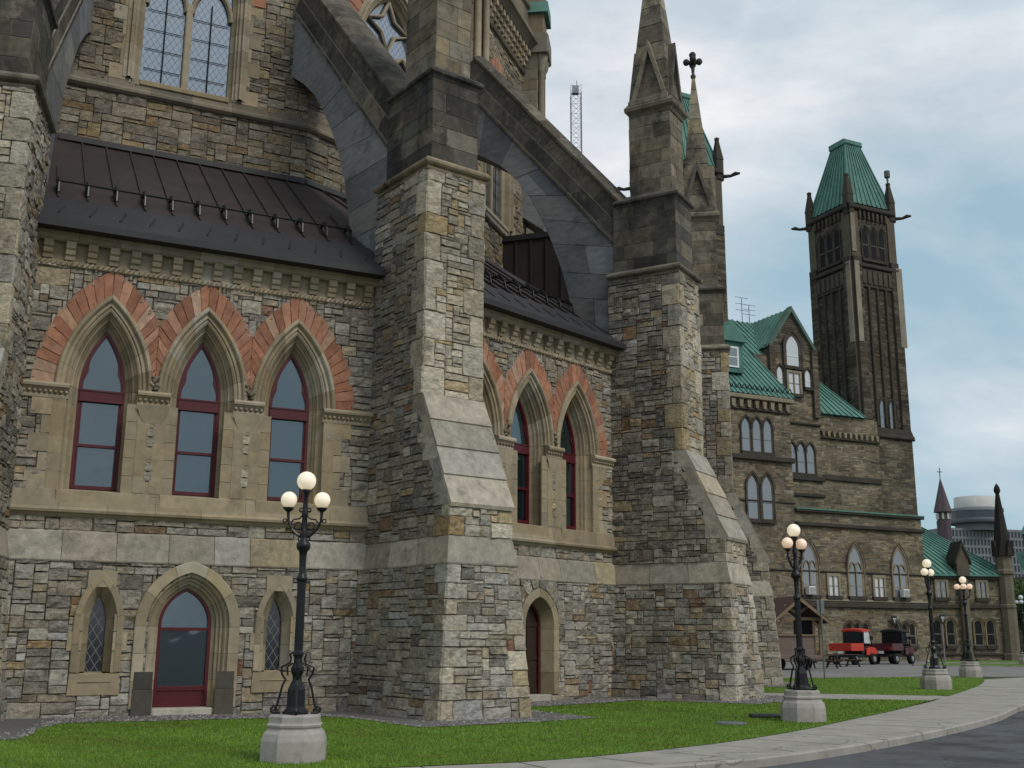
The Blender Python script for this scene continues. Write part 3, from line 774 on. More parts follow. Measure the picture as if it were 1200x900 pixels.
    if k != 2:
        for s in (-1, 1):
            u0, u1 = sorted((cx + s * (a + .07), cx + s * (a + .50)))
            mb.box(frL, u0, u1, 0.0, .56, .0, .10, pick(PAL_ASH), bev=.02); mb.poly(frL.m(np.array([u0, u1, u1, u0]) + np.array([.02, -.02, -.02, .02]), np.array([.56, .56, .92, .92]), np.array([.10, .10, .088, .088])), pick(PAL_ASH))
    dr = part(mb, 'doorway', library)
    f = MB().mat('maroon_paint')
    strip_arch(f, frL, door, .01, -.07 if k != 2 else -.06, -.42, -.33, 12)
    if k != 2:
        f.box(frL, cx - a + .03, cx + a - .03, v0, v0 + .22, -.42, -.345, bev=.01); f.box(frL, cx - a + .03, cx + a - .03, v0 + .34, v0 + .44, -.42, -.345, bev=.01)
        f.box(frL, cx - a + .03, cx + a - .03, v0 + .20, v0 + .36, -.42, -.37)
        f.box(frL, cx - a + .05, cx + a - .05, vs - .12, vs - .05, -.41, -.35)
    else:
        f.mat('shaded_wood'); f.box(frL, cx - .04, cx + .04, v0, vs + .45, -.42, -.37)
        for v in (v0 + .05, v0 + .9, vs - .05): f.box(frL, cx - a + .03, cx + a - .03, v, v + .1, -.42, -.375)
    part(f, 'door_frame', dr)
    g = MB().mat('window_glass' if k != 2 else 'shaded_wood'); fill_arch(g, frL, door, -.03, -.40)  # second bay: near-black fill paints the dark inside of the doorway
    part(g, 'glass' if k != 2 else 'door_leaf', dr)
    for c in slits:
        mb = MB().mat('dressed_stone'); A = (c, .92, 1.9, .17, 1.144)
        arch_surround(mb, frL, A, [(.33, .0), (.33, .07), (.31, .08), (.20, .08), (.0, -.22), (.0, -.34)], PAL_DRESS, .6, 8, True, 2)
        mb.stone(frL, [(c - .30, 2.66), (c + .30, 2.66), (c + .30, 3.02), (c - .30, 3.02)], .072, 0, pick(PAL_DRESS), 2, .01)
        mb.stone(frL, [(c - .52, .45), (c + .52, .45), (c + .5, .90), (c - .5, .90)], .065, .004, pick(PAL_DRESS), .3, .01)
        mb.poly(frL.m(np.array([c - .33, c + .33, c + .17, c - .17]), np.array([.72, .72, .925, .925]), np.array([.085, .085, -.25, -.25])), pick(PAL_DRESS))
        for j, (v0_, v1_, ex) in enumerate(((.9, 1.35, .47), (1.35, 1.75, .6), (1.75, 2.12, .44))):
            for s in (-1, 1):
                u0, u1 = sorted((c + s * .3, c + s * ex)); mb.stone(frL, [(u0, v0_ + .004), (u1, v0_ + .004), (u1, v1_ - .004), (u0, v1_ - .004)], .068, 0, pick(PAL_DRESS), 2, .006)
        o = part(mb, 'slit_window', library)
        g = MB().mat('lower_leaded_glass'); fill_arch(g, frL, A, .01, -.30); part(g, 'leaded_glass', o)
    if k == 2:
        mb = MB().mat('rubble_stone')                # rough relieving arch over the small door
        for s in (-1, 1):
            tt = math.acos((rho - a) / (rho + .5))
            for j in range(5):
                q = []
                for jj, d in ((j, .38), (j + 1, .38), (j + 1, .72), (j, .72)):
                    t = tt * jj / 5; r = rho + d; x = (rho - a) - r * cos(t); q.append([cx + (x if s < 0 else -x), vs + r * sin(t)])
                q = np.array(q); cen = q.mean(0); q = cen + (q - cen) * .95
                if s > 0: q = q[[1, 0, 3, 2]]
                mb.stone(frL, q[::-1] if s < 0 else q[::-1], .05, .01, pick(PAL_WALL), .14)
        part(mb, 'relieving_arch', library)
    # ---- lean-to roof
    roof(k)

Z_E, Z_R = 10.66, 15.30
def roof(k):
    nE, tE = bayax(k)
    rE = RO * cos(R(11.25)) + .36; rR = RD * cos(R(11.25)) + .02
    ex, rx = HB + .32, RD * sin(R(11.25)) - .44
    def P(a, b, h=0):   # a -1..1 across, b 0..1 up
        r = rE + (rR - rE) * b; w = ex + (rx - ex) * b; z = Z_E + (Z_R - Z_E) * b
        nrm = np.array([0, 0, 1]) * .8 + nE * .6
        return CC + nE * r + tE * (a * w) + np.array([0, 0, z]) + nrm * h
    def Pu(u, b, h=0):  # true width u
        r = rE + (rR - rE) * b; z = Z_E + (Z_R - Z_E) * b; nrm = np.array([0, 0, 1]) * .8 + nE * .6
        return CC + nE * r + tE * u + np.array([0, 0, z]) + nrm * h
    mb = MB().mat('brown_metal_roof')
    tw = tan(R(11.25)); rB = rE + (rR - rE) * .03
    mb.poly([Pu(-ex, 0), Pu(ex, 0), Pu(rB * tw, .03), Pu(rR * tw, 1), Pu(-rR * tw, 1), Pu(-rB * tw, .03)])
    n = 13
    for i in range(n + 1):
        u = -ex + 2 * ex * i / n + .02
        bmax = 1.0 if abs(u) <= rx else (ex - abs(u)) / (ex - rx)
        if bmax < .25: continue
        for b0, b1 in ((.20, bmax),):
            mb.poly([Pu(u - .02, b0, .055), Pu(u + .02, b0, .055), Pu(u + .02, b1, .055), Pu(u - .02, b1, .055)])
            mb.poly([Pu(u - .02, b0, 0), Pu(u - .02, b0, .055), Pu(u - .02, b1, .055), Pu(u - .02, b1, 0)])
            mb.poly([Pu(u + .02, b0, .055), Pu(u + .02, b0, 0), Pu(u + .02, b1, 0), Pu(u + .02, b1, .055)])
            mb.poly([Pu(u - .02, b0, 0), Pu(u + .02, b0, 0), Pu(u + .02, b0, .055), Pu(u - .02, b0, .055)])
    # lower apron, fascia and ridge flashing
    mb.mat('dark_metal_flashing')
    mb.poly([Pu(-ex - .02, -.03, .03), Pu(ex + .02, -.03, .03), Pu(ex - .12, .2, .03), Pu(-ex + .12, .2, .03)])
    for i in range(n + 1):
        u = -ex + 2 * ex * i / n + .02
        if abs(u) > ex - .1: continue
        mb.tube([Pu(u, .035, .04), Pu(u + .17, .125, .04)], .022, 5)
    a, b = Pu(-ex - .02, -.03, .03), Pu(ex + .02, -.03, .03); d = np.array([0, 0, -.15]); e = -nE * .05
    mb.poly([a + d, b + d, b, a]); mb.poly([a + d + e * 6, b + d + e * 6, b + d, a + d])
    q0, q1 = Pu(-rR * tw, .985, .06), Pu(rR * tw, .985, .06); mb.poly([q0, q1, Pu(rR * tw, 1, .06) + np.array([0, 0, .14]), Pu(-rR * tw, 1, .06) + np.array([0, 0, .14])])
    r = part(mb, 'lean_to_roof', library)
    mb = MB().mat('black_iron')
    for i in range(n - 1):
        u = -ex + 2 * ex * (i + 1) / n + .02 - .0
        p = Pu(u, .27, 0); q = Pu(u, .30, .30); up_ = Pu(u, .31, .05)
        mb.tube([Pu(u, .245, .06), Pu(u, .27, .24), Pu(u, .30, .30), Pu(u, .325, .22), Pu(u, .34, .05)], .034, 6)
        mb.tube([Pu(u, .27, .24), Pu(u, .325, .22)], .05, 6)
    for b, h in ((.285, .26), (.32, .17)): mb.tube([Pu(-ex * .86, b, h), Pu(ex * .86, b, h)], .014, 5)
    part(mb, 'snow_guard', r)

def buttress(k):
    RI = 24.22
    wb, rb, w2, r2, w3, r3, w = 1.18, 28.06, .914, 27.876, .835, 27.775, .827
    z2, z3, z4, z5, r5, z6 = 3.199, 3.80, 4.475, 7.107, 26.577, 12.70
    mb = MB()
    def sec(za, ra, wa, zb_, rb_, wb_, pal, palq, mask=None, front=True, palF=None, ri=RI, lo=.28, hi=.42):
        h = zb_ - za
        F = Face(bp(k, ra, -wa, za), bp(k, ra, wa, za), bp(k, rb_, wb_, zb_), bp(k, rb_, -wb_, zb_))
        Lf = Face(bp(k, ri, -wa, za), bp(k, ra, -wa, za), bp(k, rb_, -wb_, zb_), bp(k, ri, -wb_, zb_))
        Rf = Face(bp(k, ra, wa, za), bp(k, ri, wa, za), bp(k, ri, wb_, zb_), bp(k, rb_, wb_, zb_))
        qa, qb = quoins(h, palq, lo, hi); qc, qd = quoins(h, palq, lo, hi)
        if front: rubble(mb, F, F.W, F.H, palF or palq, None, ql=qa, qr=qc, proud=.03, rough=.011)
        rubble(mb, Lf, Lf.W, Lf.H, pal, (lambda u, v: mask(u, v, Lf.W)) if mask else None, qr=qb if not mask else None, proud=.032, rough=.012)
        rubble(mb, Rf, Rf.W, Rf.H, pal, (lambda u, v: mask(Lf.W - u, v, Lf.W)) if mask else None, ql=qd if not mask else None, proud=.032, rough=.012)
    sec(0, rb, wb, z2, r2, w2, PAL_LOW, PAL_BAND, palF=PAL_LOW)
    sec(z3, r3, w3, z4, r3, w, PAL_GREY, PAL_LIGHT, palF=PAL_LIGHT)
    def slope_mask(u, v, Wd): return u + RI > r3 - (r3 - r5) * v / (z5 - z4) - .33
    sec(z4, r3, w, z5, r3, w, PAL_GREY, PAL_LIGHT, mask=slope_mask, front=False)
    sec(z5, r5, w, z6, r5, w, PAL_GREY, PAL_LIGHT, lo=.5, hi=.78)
    # inner face above the roof
    I = Face(bp(k, RI, w, 10.3), bp(k, RI, -w, 10.3), bp(k, RI, -w, z6), bp(k, RI, w, z6)); ashlar(mb, I, I.W, I.H, PAL_GREY)
    body = part(mb, 'buttress', library)
    # pale bevelled band all round
    mb = MB().mat('band_stone')
    ring0 = [(RI, -w2 - .02), (r2 + .02, -w2 - .02), (r2 + .02, w2 + .02), (RI, w2 + .02)]
    lev = [(z2 - .005, .0, 0), (z2 - .005, .035, 0), (z2 + .03, .045, 0), (z3, .012, 1), (z3 + .02, -.03, 1)]
    def ringpt(e, lv, t):
        z, o, top = lv; ra, wa = (r3, w3) if top else (r2, w2)
        C = [(RI, -wa - o), (ra + o, -wa - o), (ra + o, wa + o), (RI, wa + o)]
        a, b = C[e], C[e + 1]; return bp(k, a[0] + (b[0] - a[0]) * t, a[1] + (b[1] - a[1]) * t, z)
    for e, nbk in ((0, 3), (1, 1), (2, 3)):
        ts = np.linspace(0, 1, nbk + 1)
        for a, b in zip(ts[:-1], ts[1:]):
            g_ = .0015 if nbk > 1 else 0
            mb.grid(np.array([[ringpt(e, lv, t) for lv in lev] for t in (a + (g_ if a > 0 else 0), b - (g_ if b < 1 else 0))]), pick(PAL_BAND, .08))
    part(mb, 'plinth_band', body)
    # weathering slabs and their dressed cheeks
    mb = MB().mat('band_stone'); f = FrA(k)
    n = 4
    for j in range(n):
        a, b = j / n, (j + 1) / n
        ra, rb_ = r3 + .07 + (r5 - r3) * a, r3 + .07 + (r5 - r3) * b; za, zb_ = z4 + (z5 - z4) * a, z4 + (z5 - z4) * b
        ww = w + .03
        lip = .03
        poly = [(ra - .35, za + .02), (ra + .0, za - .05 if j == 0 else za + .0), (ra + lip, za + .03), (rb_ + .01, zb_ + .0), (rb_ - .5, zb_)]
        mb.prism(f, [(r, z) for r, z in poly], -ww, ww, pick([((.42, .385, .32), 1), ((.38, .35, .29), 1)], .06))
    for s in (-1, 1):
        for j in range(5):
            a, b = j / 5, (j + 1) / 5; za, zb_ = z4 + (z5 - z4) * a + .004, z4 + (z5 - z4) * b - .004
            ra, rb_ = r3 + (r5 - r3) * a + .02, r3 + (r5 - r3) * b + .02; ex = .42 if j % 2 else .62
            q = [(ra - ex, za), (ra, za), (rb_, zb_), (ra - ex, zb_)]
            lo_, hi_ = (w - .02, w + .035) if s > 0 else (-w - .035, -w + .02)
            mb.prism(f, q, lo_, hi_, pick(PAL_BAND[:2], .08))
    part(mb, 'weathering', body)
    # mouldings and upper stages
    def ringmould(mb, r0, r1, w_, prof, col):
        rings = []
        for o, z in prof: rings.append([bp(k, r0 - o, -w_ - o, z), bp(k, r1 + o, -w_ - o, z), bp(k, r1 + o, w_ + o, z), bp(k, r0 - o, w_ + o, z)])
        mb.grid(np.array(rings), col, closed_v=True); mb.poly(np.array(rings[-1]), col)
    ped = MB()
    def stage(r0, r1, w_, za, zb_, pal):
        for F in (Face(bp(k, r1, -w_, za), bp(k, r1, w_, za), bp(k, r1, w_, zb_), bp(k, r1, -w_, zb_)), Face(bp(k, r0, -w_, za), bp(k, r1, -w_, za), bp(k, r1, -w_, zb_), bp(k, r0, -w_, zb_)),
                  Face(bp(k, r1, w_, za), bp(k, r0, w_, za), bp(k, r0, w_, zb_), bp(k, r1, w_, zb_)), Face(bp(k, r0, w_, za), bp(k, r0, -w_, za), bp(k, r0, -w_, zb_), bp(k, r0, w_, zb_))):
            ashlar(ped, F, F.W, F.H, pal, .85, .46)
    stage(24.35, 26.476, .665, 12.9, 15.22, PAL_ASH if k < 3 else PAL_ASH2)
    stage(24.9, 26.32, .518, 15.5, 18.35, PAL_ASH2)
    ped.mat('weathered_ashlar')
    ringmould(ped, 24.3, r5, w, [(-.1, 12.62), (.03, 12.63), (.05, 12.68), (.03, 12.72), (.10, 12.76), (.13, 12.80), (.13, 12.86), (.04, 12.95), (-.15, 13.02)], pick(PAL_ASH2))
    ringmould(ped, 24.5, 26.476, .665, [(-.1, 15.14), (.02, 15.15), (.05, 15.22), (.12, 15.27), (.13, 15.34), (.02, 15.44), (-.14, 15.56)], pick(PAL_ASH))
    pin = part(ped, 'pinnacle', body)
    sp = MB().mat('weathered_ashlar')
    rc = 25.65; hr = .68; hs = .50
    ringmould(sp, 24.95, 26.35, .52, [(-.1, 18.25), (.02, 18.26), (.06, 18.36), (.15, 18.46), (.16, 18.58), (.06, 18.74), (-.1, 18.80)], pick(PAL_ASH2))
    levels = np.linspace(0, 1, 10); ZB, ZT = 18.74, 25.1
    prev = None
    for a, b in zip(levels[:-1], levels[1:]):
        rings = []
        for t in (a + .002, b - .002):
            q = 1 - t * .93; z = ZB + (ZT - ZB) * t; rings.append([bp(k, rc - .70 * q, -.585 * q, z), bp(k, rc + .70 * q, -.585 * q, z), bp(k, rc + .70 * q, .585 * q, z), bp(k, rc - .70 * q, .585 * q, z)])
        sp.grid(np.array(rings), pick(PAL_ASH2 if a < .45 else PAL_DRESS, .1), closed_v=True)
    n_, t_ = axis(k)
    for (d, tv, ho, wd) in ((n_, t_, .72, .56), (-n_, -t_, .72, .56), (t_, -n_, .61, .66), (-t_, n_, .61, .66)):
        fr = Frame(CC + n_ * rs(k, rc), tv, d)
        c = pick(PAL_ASH2, .05)
        # gabled panel: back plate, two raking bars, base, trefoil rim
        sp.prism(fr, [(-wd, 18.72), (wd, 18.72), (0, 20.75)], .1, ho - .14, pick(PAL_ASH, .1))
        for s in (-1, 1):
            sp.prism(fr, [(s * wd, 18.70), (s * (wd - .15), 18.70), (0, 20.52), (0, 20.9)] if s < 0 else [(0, 20.9), (0, 20.52), (wd - .15, 18.70), (wd, 18.70)], .1, ho + .02, c)
        sp.box(fr, -wd, wd, 18.66, 18.86, .1, ho + .035, c)
        for (a, b, rr) in ((0, 19.55, .13), (-.15, 19.25, .12), (.15, 19.25, .12)):
            ring = [fr.m(a + rr * cos(q), b + rr * sin(q), ho - .10) for q in np.linspace(0, 2 * pi, 9)]; sp.tube(ring, .026, 5, c, caps=False)
    part(sp, 'spire', pin)
    fn = MB().mat('weathered_ashlar'); fn.sm = True; c = PAL_ASH[0][0]
    p = bp(k, rc, 0, 25.05); fn.lathe(p, [(.09, -.1), (.12, .0), (.10, .06), (.06, .10), (.075, .3), (.09, .5)], 8, c)
    fn.sphere(p + np.array([0, 0, .80]), .13, 8, 6, c); fn.sphere(p + np.array([0, 0, 1.0]), .155, 8, 6, c)
    for d in (n_, -n_, t_, -t_): fn.sphere(p + d * .27 + np.array([0, 0, .68]), .15, 8, 6, c); fn.tube([p + np.array([0, 0, .62]), p + d * .25 + np.array([0, 0, .68])], .09, 6, c)
    part(fn, 'cross_finial', pin)

INTR1 = [(RD - .15, 18.85), (18.9, 18.2), (19.7, 17.5), (20.3, 16.78), (20.9, 15.9), (21.4, 15.0), (21.85, 13.95), (22.15, 12.95), (22.3, 12.1), (22.36, 11.4)]
INTR2 = [(RD - .15, 18.95), (19.1, 18.3), (20.0, 17.7), (20.6, 17.1), (21.15, 16.35), (21.65, 15.4), (22.05, 14.45), (22.42, 13.4), (22.66, 12.5), (22.78, 11.4)]
def flying(k):
    f = FrA(k); th = .55; SL = 1.19 if k == 2 else 1.12
    mb = MB()
    zroof = lambda r: Z_E + (Z_R - Z_E) * (24.3 - r) / (24.3 - 17.8)
    cb = lambda r: 13.66 + SL * (24.62 - r)       # underside of the coping
    inn = INTR2 if k == 2 else INTR1
    # outer points along the coping, then down the pier
    out = [(RD - .15, cb(RD - .15)), (19.4, cb(19.4)), (20.5, cb(20.5)), (21.6, cb(21.6)), (22.6, cb(22.6)), (23.6, cb(23.6)), (24.4, cb(24.4)), (24.45, 12.95), (24.45, 12.1), (24.45, 11.0)]
    for s in (-1, 1):
        n_, t_ = axis(k)
        fr = Frame(CC, n_, t_ ) if s > 0 else Frame(CC, n_, -t_)
        for a in range(len(inn) - 1):
            q = np.array([inn[a], out[a], out[a + 1], inn[a + 1]])
            # split each voussoir into two stones
            for (x0, x1) in ((0, .5), (.5, 1)) if a in (3, 6, 8) else ((0, 1),):
                p = np.array([q[0] + (q[1] - q[0]) * x0, q[0] + (q[1] - q[0]) * x1, q[3] + (q[2] - q[3]) * x1, q[3] + (q[2] - q[3]) * x0])
                cen = p.mean(0)
                d = p - cen; p2 = cen + d * (1 - .010 / (np.linalg.norm(d, axis=1, keepdims=True) + .01))
                ar = sum(p2[i, 0] * p2[(i + 1) % 4, 1] - p2[(i + 1) % 4, 0] * p2[i, 1] for i in range(4))
                # frame is (u=r, v=z, w=+-t): outward is +w. handedness flips with s
                q2 = p2 if (ar > 0) == (s < 0) else p2[::-1]
                mb.mat('grey_marble'); mb.stone(Frame(fr.O + fr.N * th, fr.U, fr.N), q2, .010, 0, pick(PAL_MARBLE, .07), 3, .006)
            mb.mat('mortar'); pq = q
            mb.poly([fr.m(x, y, th - .001) for x, y in pq])
        # foot of the spandrel, down to and into the lean-to roof
        mb.mat('grey_marble')
        ft = [(22.42, 11.42), (24.45, 11.02), (24.45, 10.4), (24.2, 10.3), (22.42, 11.0)]
        mb.poly([fr.m(x, y, th) for x, y in ft], PAL_MARBLE[0][0])
    mb.mat('grey_marble')
    for a in range(len(inn) - 1):
        (r0, z0), (r1, z1) = inn[a], inn[a + 1]
        mb.poly([bp(k, r0, -th, z0), bp(k, r0, th, z0), bp(k, r1, th, z1), bp(k, r1, -th, z1)], pick(PAL_MARBLE, .06))
    mb.poly([bp(k, 22.42, -th, 11.4), bp(k, 22.42, th, 11.4), bp(k, 22.42, th, 10.8), bp(k, 22.42, -th, 10.8)], PAL_MARBLE[1][0])
    o = part(mb, 'flying_buttress', library)
    # coping: two stepped courses of dark ashlar and a rounded cap
    mb = MB().mat('weathered_ashlar')
    r0, r1 = RD - .1, 24.55
    L = (r1 - r0); nb = 7
    d = np.array([1, -SL]) / sqrt(1 + SL ** 2); nn = np.array([SL, 1]) / sqrt(1 + SL ** 2)
    tot = L * sqrt(1 + SL ** 2); PA = np.array([r0, cb(r0)])
    for (h0, h1, ww, st) in ((.0, .10, th + .09, .25), (.10, .54, th + .045, 0), (.54, 1.0, th + .0, .5), ):
        x = -st * tot / nb
        mb.mat('pale_mortar'); mb.prism(f, [tuple(PA + nn * h0), tuple(PA + d * tot + nn * h0), tuple(PA + d * tot + nn * h1), tuple(PA + nn * h1)], -ww + .008, ww - .008); mb.mat('weathered_ashlar')
        while x < tot - .01:
            xa, xb = max(0, x) + .010, min(tot, x + tot / nb) - .010
            if xb - xa > .05:
                q = [PA + d * xa + nn * h0, PA + d * xb + nn * h0, PA + d * xb + nn * (h1 - .014), PA + d * xa + nn * (h1 - .014)]
                mb.prism(f, [tuple(z) for z in q], -ww, ww, pick(PAL_ASH, .12))
            x += tot / nb
    x = 0
    while x < tot - .01:
        xb = min(tot, x + 1.05)
        rows = []
        for xx in (x + .004, xb - .004):
            row = []
            for ww, h in ((th - .02, 1.0), (th + .06, 1.02), (th + .07, 1.10), (th - .10, 1.22), (.18, 1.30), (-.18, 1.30), (-th + .10, 1.22), (-th - .07, 1.10), (-th - .06, 1.02), (-th + .02, 1.0)):
                p = PA + d * xx + nn * h; row.append(bp(k, p[0], ww, p[1]))
            rows.append(row)
        mb.grid(np.array(rows), pick(PAL_ASH[1:], .1)); x = xb
    part(mb, 'coping', o)

def drum(k):
    """one face of the tall inner drum"""
    fr = bay_frame(k, 0, RD); hw = RD * sin(R(11.25))
    ZB, ZS, ZT = 15.0, 17.1, 26.4
    mb = MB()
    sh = -.22 if k == 1 else -.1
    cxs = (sh - .67, sh + .67)
    BIG = (sh, 17.6, 20.9, 1.28, 3.0)
    def mask(u, v): return in_arch(u - hw, v + ZS + .32, *BIG, .45) or in_arch(u - hw, v + ZS + .32, sh, 20.9, 20.9, 1.28, 3.0, .95)
    f1 = Frame(fr.m(-hw, ZB, 0), fr.U, fr.N); rubble(mb, f1, 2 * hw, ZS - ZB, PAL_DRUM, None, proud=.035, rough=.013, cell=.12, row=.11)
    f2 = Frame(fr.m(-hw, ZS + .32, 0), fr.U, fr.N); rubble(mb, f2, 2 * hw, ZT - ZS - .32, PAL_DRUM, mask, proud=.032, rough=.012, cell=.105, row=.1)
    part(mb, 'drum_wall', library)
    mb = MB().mat('dressed_stone')
    profile_run(mb, fr, -hw - .03, hw + .03, [(.0, ZS - .08), (.10, ZS - .05), (.17, ZS + .02), (.17, ZS + .10), (.08, ZS + .17), (.05, ZS + .22), (.04, ZS + .40), (.0, ZS + .42)], PAL_ASH2, 1.1)
    part(mb, 'string_course', library)
    # traceried window
    mb = MB().mat('dressed_stone')
    arch_surround(mb, fr, BIG, [(.52, .0), (.52, .06), (.50, .07), (.40, .07), (.38, .15), (.30, .16), (.27, .06), (.2, .05), (.17, -.04), (.12, -.02), (.09, -.14), (.0, -.24), (.0, -.45)], PAL_DRESS, .55, 12, True, 4)
    for s in (-1, 1):
        v = 17.5; j = 0
        while v < 20.9:
            v1 = min(20.95, v + .48); ex = 1.28 + (.62 if j % 2 else .9); u0, u1 = sorted((sh + s * (1.28 + .42), sh + s * ex)); mb.stone(fr, [(u0, v + .004), (u1, v + .004), (u1, v1 - .004), (u0, v1 - .004)], .05, 0, pick(PAL_DRESS), 2, .006); v = v1; j += 1
    # mullion and lancet heads
    def bar(pts, r=.075): mb.tube([fr.m(x, y, -.26) for x, y in pts], r, 6, pick(PAL_DRESS, .04))
    mb.box(fr, sh - .10, sh + .10, 17.6, 20.6, -.40, -.17, pick(PAL_DRESS), bev=.03)
    for c in cxs:
        p = arch_path(c, 17.6, 20.3, .54, 1.25, .05, 8, False); bar(p, .085)
    # star shaped tracery above
    cz = 22.35
    star = []
    for i in range(8):
        a = pi / 2 + i * pi / 4; r = .95 if i % 2 == 0 else .42; star.append((sh + r * cos(a), cz + r * sin(a)))
    bar(star + [star[0]], .075)
    for i in range(0, 8, 2): bar([star[i], (sh + 1.15 * cos(pi / 2 + i * pi / 4), cz + 1.15 * sin(pi / 2 + i * pi / 4))], .07)
    mb.box(fr, sh - 1.3, sh + 1.3, 17.45, 17.62, -.4, .09, pick(PAL_DRESS), bev=.02)
    w = part(mb, 'traceried_window', library)
    g = MB().mat('upper_leaded_glass'); fill_arch(g, fr, BIG, .0, -.33); part(g, 'leaded_glass', w)
    ir = MB().mat('black_iron')
    for c in cxs:
        ir.tube([fr.m(c, 17.62, -.28), fr.m(c, 20.75, -.28)], .02, 5)
        for v in (18.2, 18.85, 19.5, 20.15): ir.tube([fr.m(c - .53, v, -.285), fr.m(c + .53, v, -.285)], .013, 5)
    part(ir, 'glazing_bars', w)
    # red voussoirs
    mb = MB(); nv = 9; a, rho, vs = 1.28, 3.0, 20.9; c0 = rho - a
    for s in (-1, 1):
        ti, to = math.acos(c0 / (rho + .5)), math.acos(c0 / (rho + 1.0))
        for j in range(nv):
            q = []
            for jj, d, tt in ((j, .5, ti), (j + 1, .5, ti), (j + 1, 1.0, to), (j, 1.0, to)):
                t = tt * jj / nv; r = rho + d; x = c0 - r * cos(t); q.append([sh + (x if s < 0 else -x), vs + r * sin(t)])
            q = np.array(q); cen = q.mean(0); q = cen + (q - cen) * .97
            ar = sum(q[i, 0] * q[(i + 1) % 4, 1] - q[(i + 1) % 4, 0] * q[i, 1] for i in range(4))
            mb.mat('red_sandstone'); mb.stone(fr, q if ar > 0 else q[::-1], .05, .006, pick(PAL_RED, .1), .2)
    part(mb, 'voussoir_arches', library)
    # cornice with corbel table, parapet
    mb = MB().mat('dressed_stone')
    profile_run(mb, fr, -hw - .05, hw + .05, [(.0, 25.3), (.14, 25.32), (.2, 25.42), (.14, 25.5), (.1, 25.52), (.1, 26.35), (.42, 26.4), (.5, 26.5), (.62, 26.62), (.72, 26.68), (.74, 26.86), (.6, 27.0), (.3, 27.05), (.3, 28.3), (.42, 28.4), (.42, 28.6), (.0, 28.7)], PAL_ASH2, 1.2)
    n = 17
    for i in range(n):
        u = -hw + .3 + (2 * hw - .6) * i / (n - 1); c = pick(PAL_DRESS, .1)
        for (v0, v1, w1) in ((25.65, 25.86, .2), (25.86, 26.1, .3), (26.1, 26.38, .42)): mb.box(fr, u - .11, u + .11, v0, v1, .08, w1, c, bev=.02)
    part(mb, 'cornice', library)

def drum_pier(k):
    mb = MB(); w = .55; r0, r1 = RD - .4, RD + .55
    for F in (Face(bp(k, r1, -w, 21.2), bp(k, r1, w, 21.2), bp(k, r1, w, 27), bp(k, r1, -w, 27)), Face(bp(k, r0, -w, 21.2), bp(k, r1, -w, 21.2), bp(k, r1, -w, 27), bp(k, r0, -w, 27)), Face(bp(k, r1, w, 21.2), bp(k, r0, w, 21.2), bp(k, r0, w, 27), bp(k, r1, w, 27))):
        ashlar(mb, F, F.W, F.H, PAL_ASH2, .9, .5, material='dressed_stone')
    mb.mat('dressed_stone'); mb.sm = True
    for s in (-1, 1):
        p = bp(k, r1 + .14, s * .28, 0)
        mb.lathe(p, [(.2, 21.9), (.22, 22.1), (.15, 22.25), (.13, 22.4), (.13, 25.5), (.17, 25.55), (.15, 25.7), (.24, 25.9), (.28, 26.1), (.30, 26.3)], 10, pick(PAL_DRESS))
    mb.sm = False
    mb.box(Frame(CC, axis(k)[1], axis(k)[0]), -.7, .7, 26.3, 27.2, r0, r1 + .5, pick(PAL_ASH2), bev=.06)
    mb.box(Frame(CC, axis(k)[1], axis(k)[0]), -.6, .6, 27.2, 29.6, r0, r1 + .3, pick(PAL_ASH2), bev=.05)
    mb.mat('copper_green'); fr = Frame(CC, axis(k)[1], axis(k)[0])
    mb.prism(fr, [(-.75, 28.2), (.75, 28.2), (.62, 28.75), (-.62, 28.75)], r0, r1 + .48)
    part(mb, 'drum_pier', library)

for k, sh in ((0, -.1), (1, -.14), (2, .03), (3, 0.), (4, 0.)): bay(k, sh)
for k in (0, 1, 2, 3, 4): buttress(k); flying(k)
for k in (0, 1, 2, 3, 4): drum(k)
for k in (0, 1, 2, 3, 4): drum_pier(k)
n3, t3 = bayax(3); mb = MB().mat('brown_metal_roof')   # metal clad volume standing on the roof of the third bay
f3 = Frame(CC + n3 * (RD * cos(R(11.25)) - .1) + t3 * .6, n3, t3)
mb.prism(f3, [(0, 13.4), (4.9, 10.8), (4.9, 14.0), (3.9, 16.9), (0, 16.95)], 0, 2.2)
for i in range(8): mb.box(f3, .05 + i * .62, .10 + i * .62, 11.2, 16.8 if i < 6 else 14.4, -.055, .02)
mb.mat('dark_metal_flashing'); mb.box(f3, 0, 3.95, 16.84, 17.06, -.07, 2.2)
part(mb, 'metal_cladding', library)
mb = MB().mat('mortar')         # plain closing walls of the far, unseen side
for k in range(5, 16):
    fr = bay_frame(k); hw = RO * sin(R(11.25)); mb.poly([fr.m(-hw, 0, 0), fr.m(hw, 0, 0), fr.m(hw, 10.4, 0), fr.m(-hw, 10.4, 0)])
    fd = bay_frame(k, 0, RD); hd = RD * sin(R(11.25)); mb.poly([fd.m(-hd, 10, 0), fd.m(hd, 10, 0), fd.m(hd, 28, 0), fd.m(-hd, 28, 0)])
    mb.poly([fr.m(-hw, 10.4, 0), fr.m(hw, 10.4, 0), fd.m(hd, 15.3, 0), fd.m(-hd, 15.3, 0)])
mb.poly([bp(k, RD - .1, 0, 27.5) for k in range(16)])
part(mb, 'rear_wall', library)

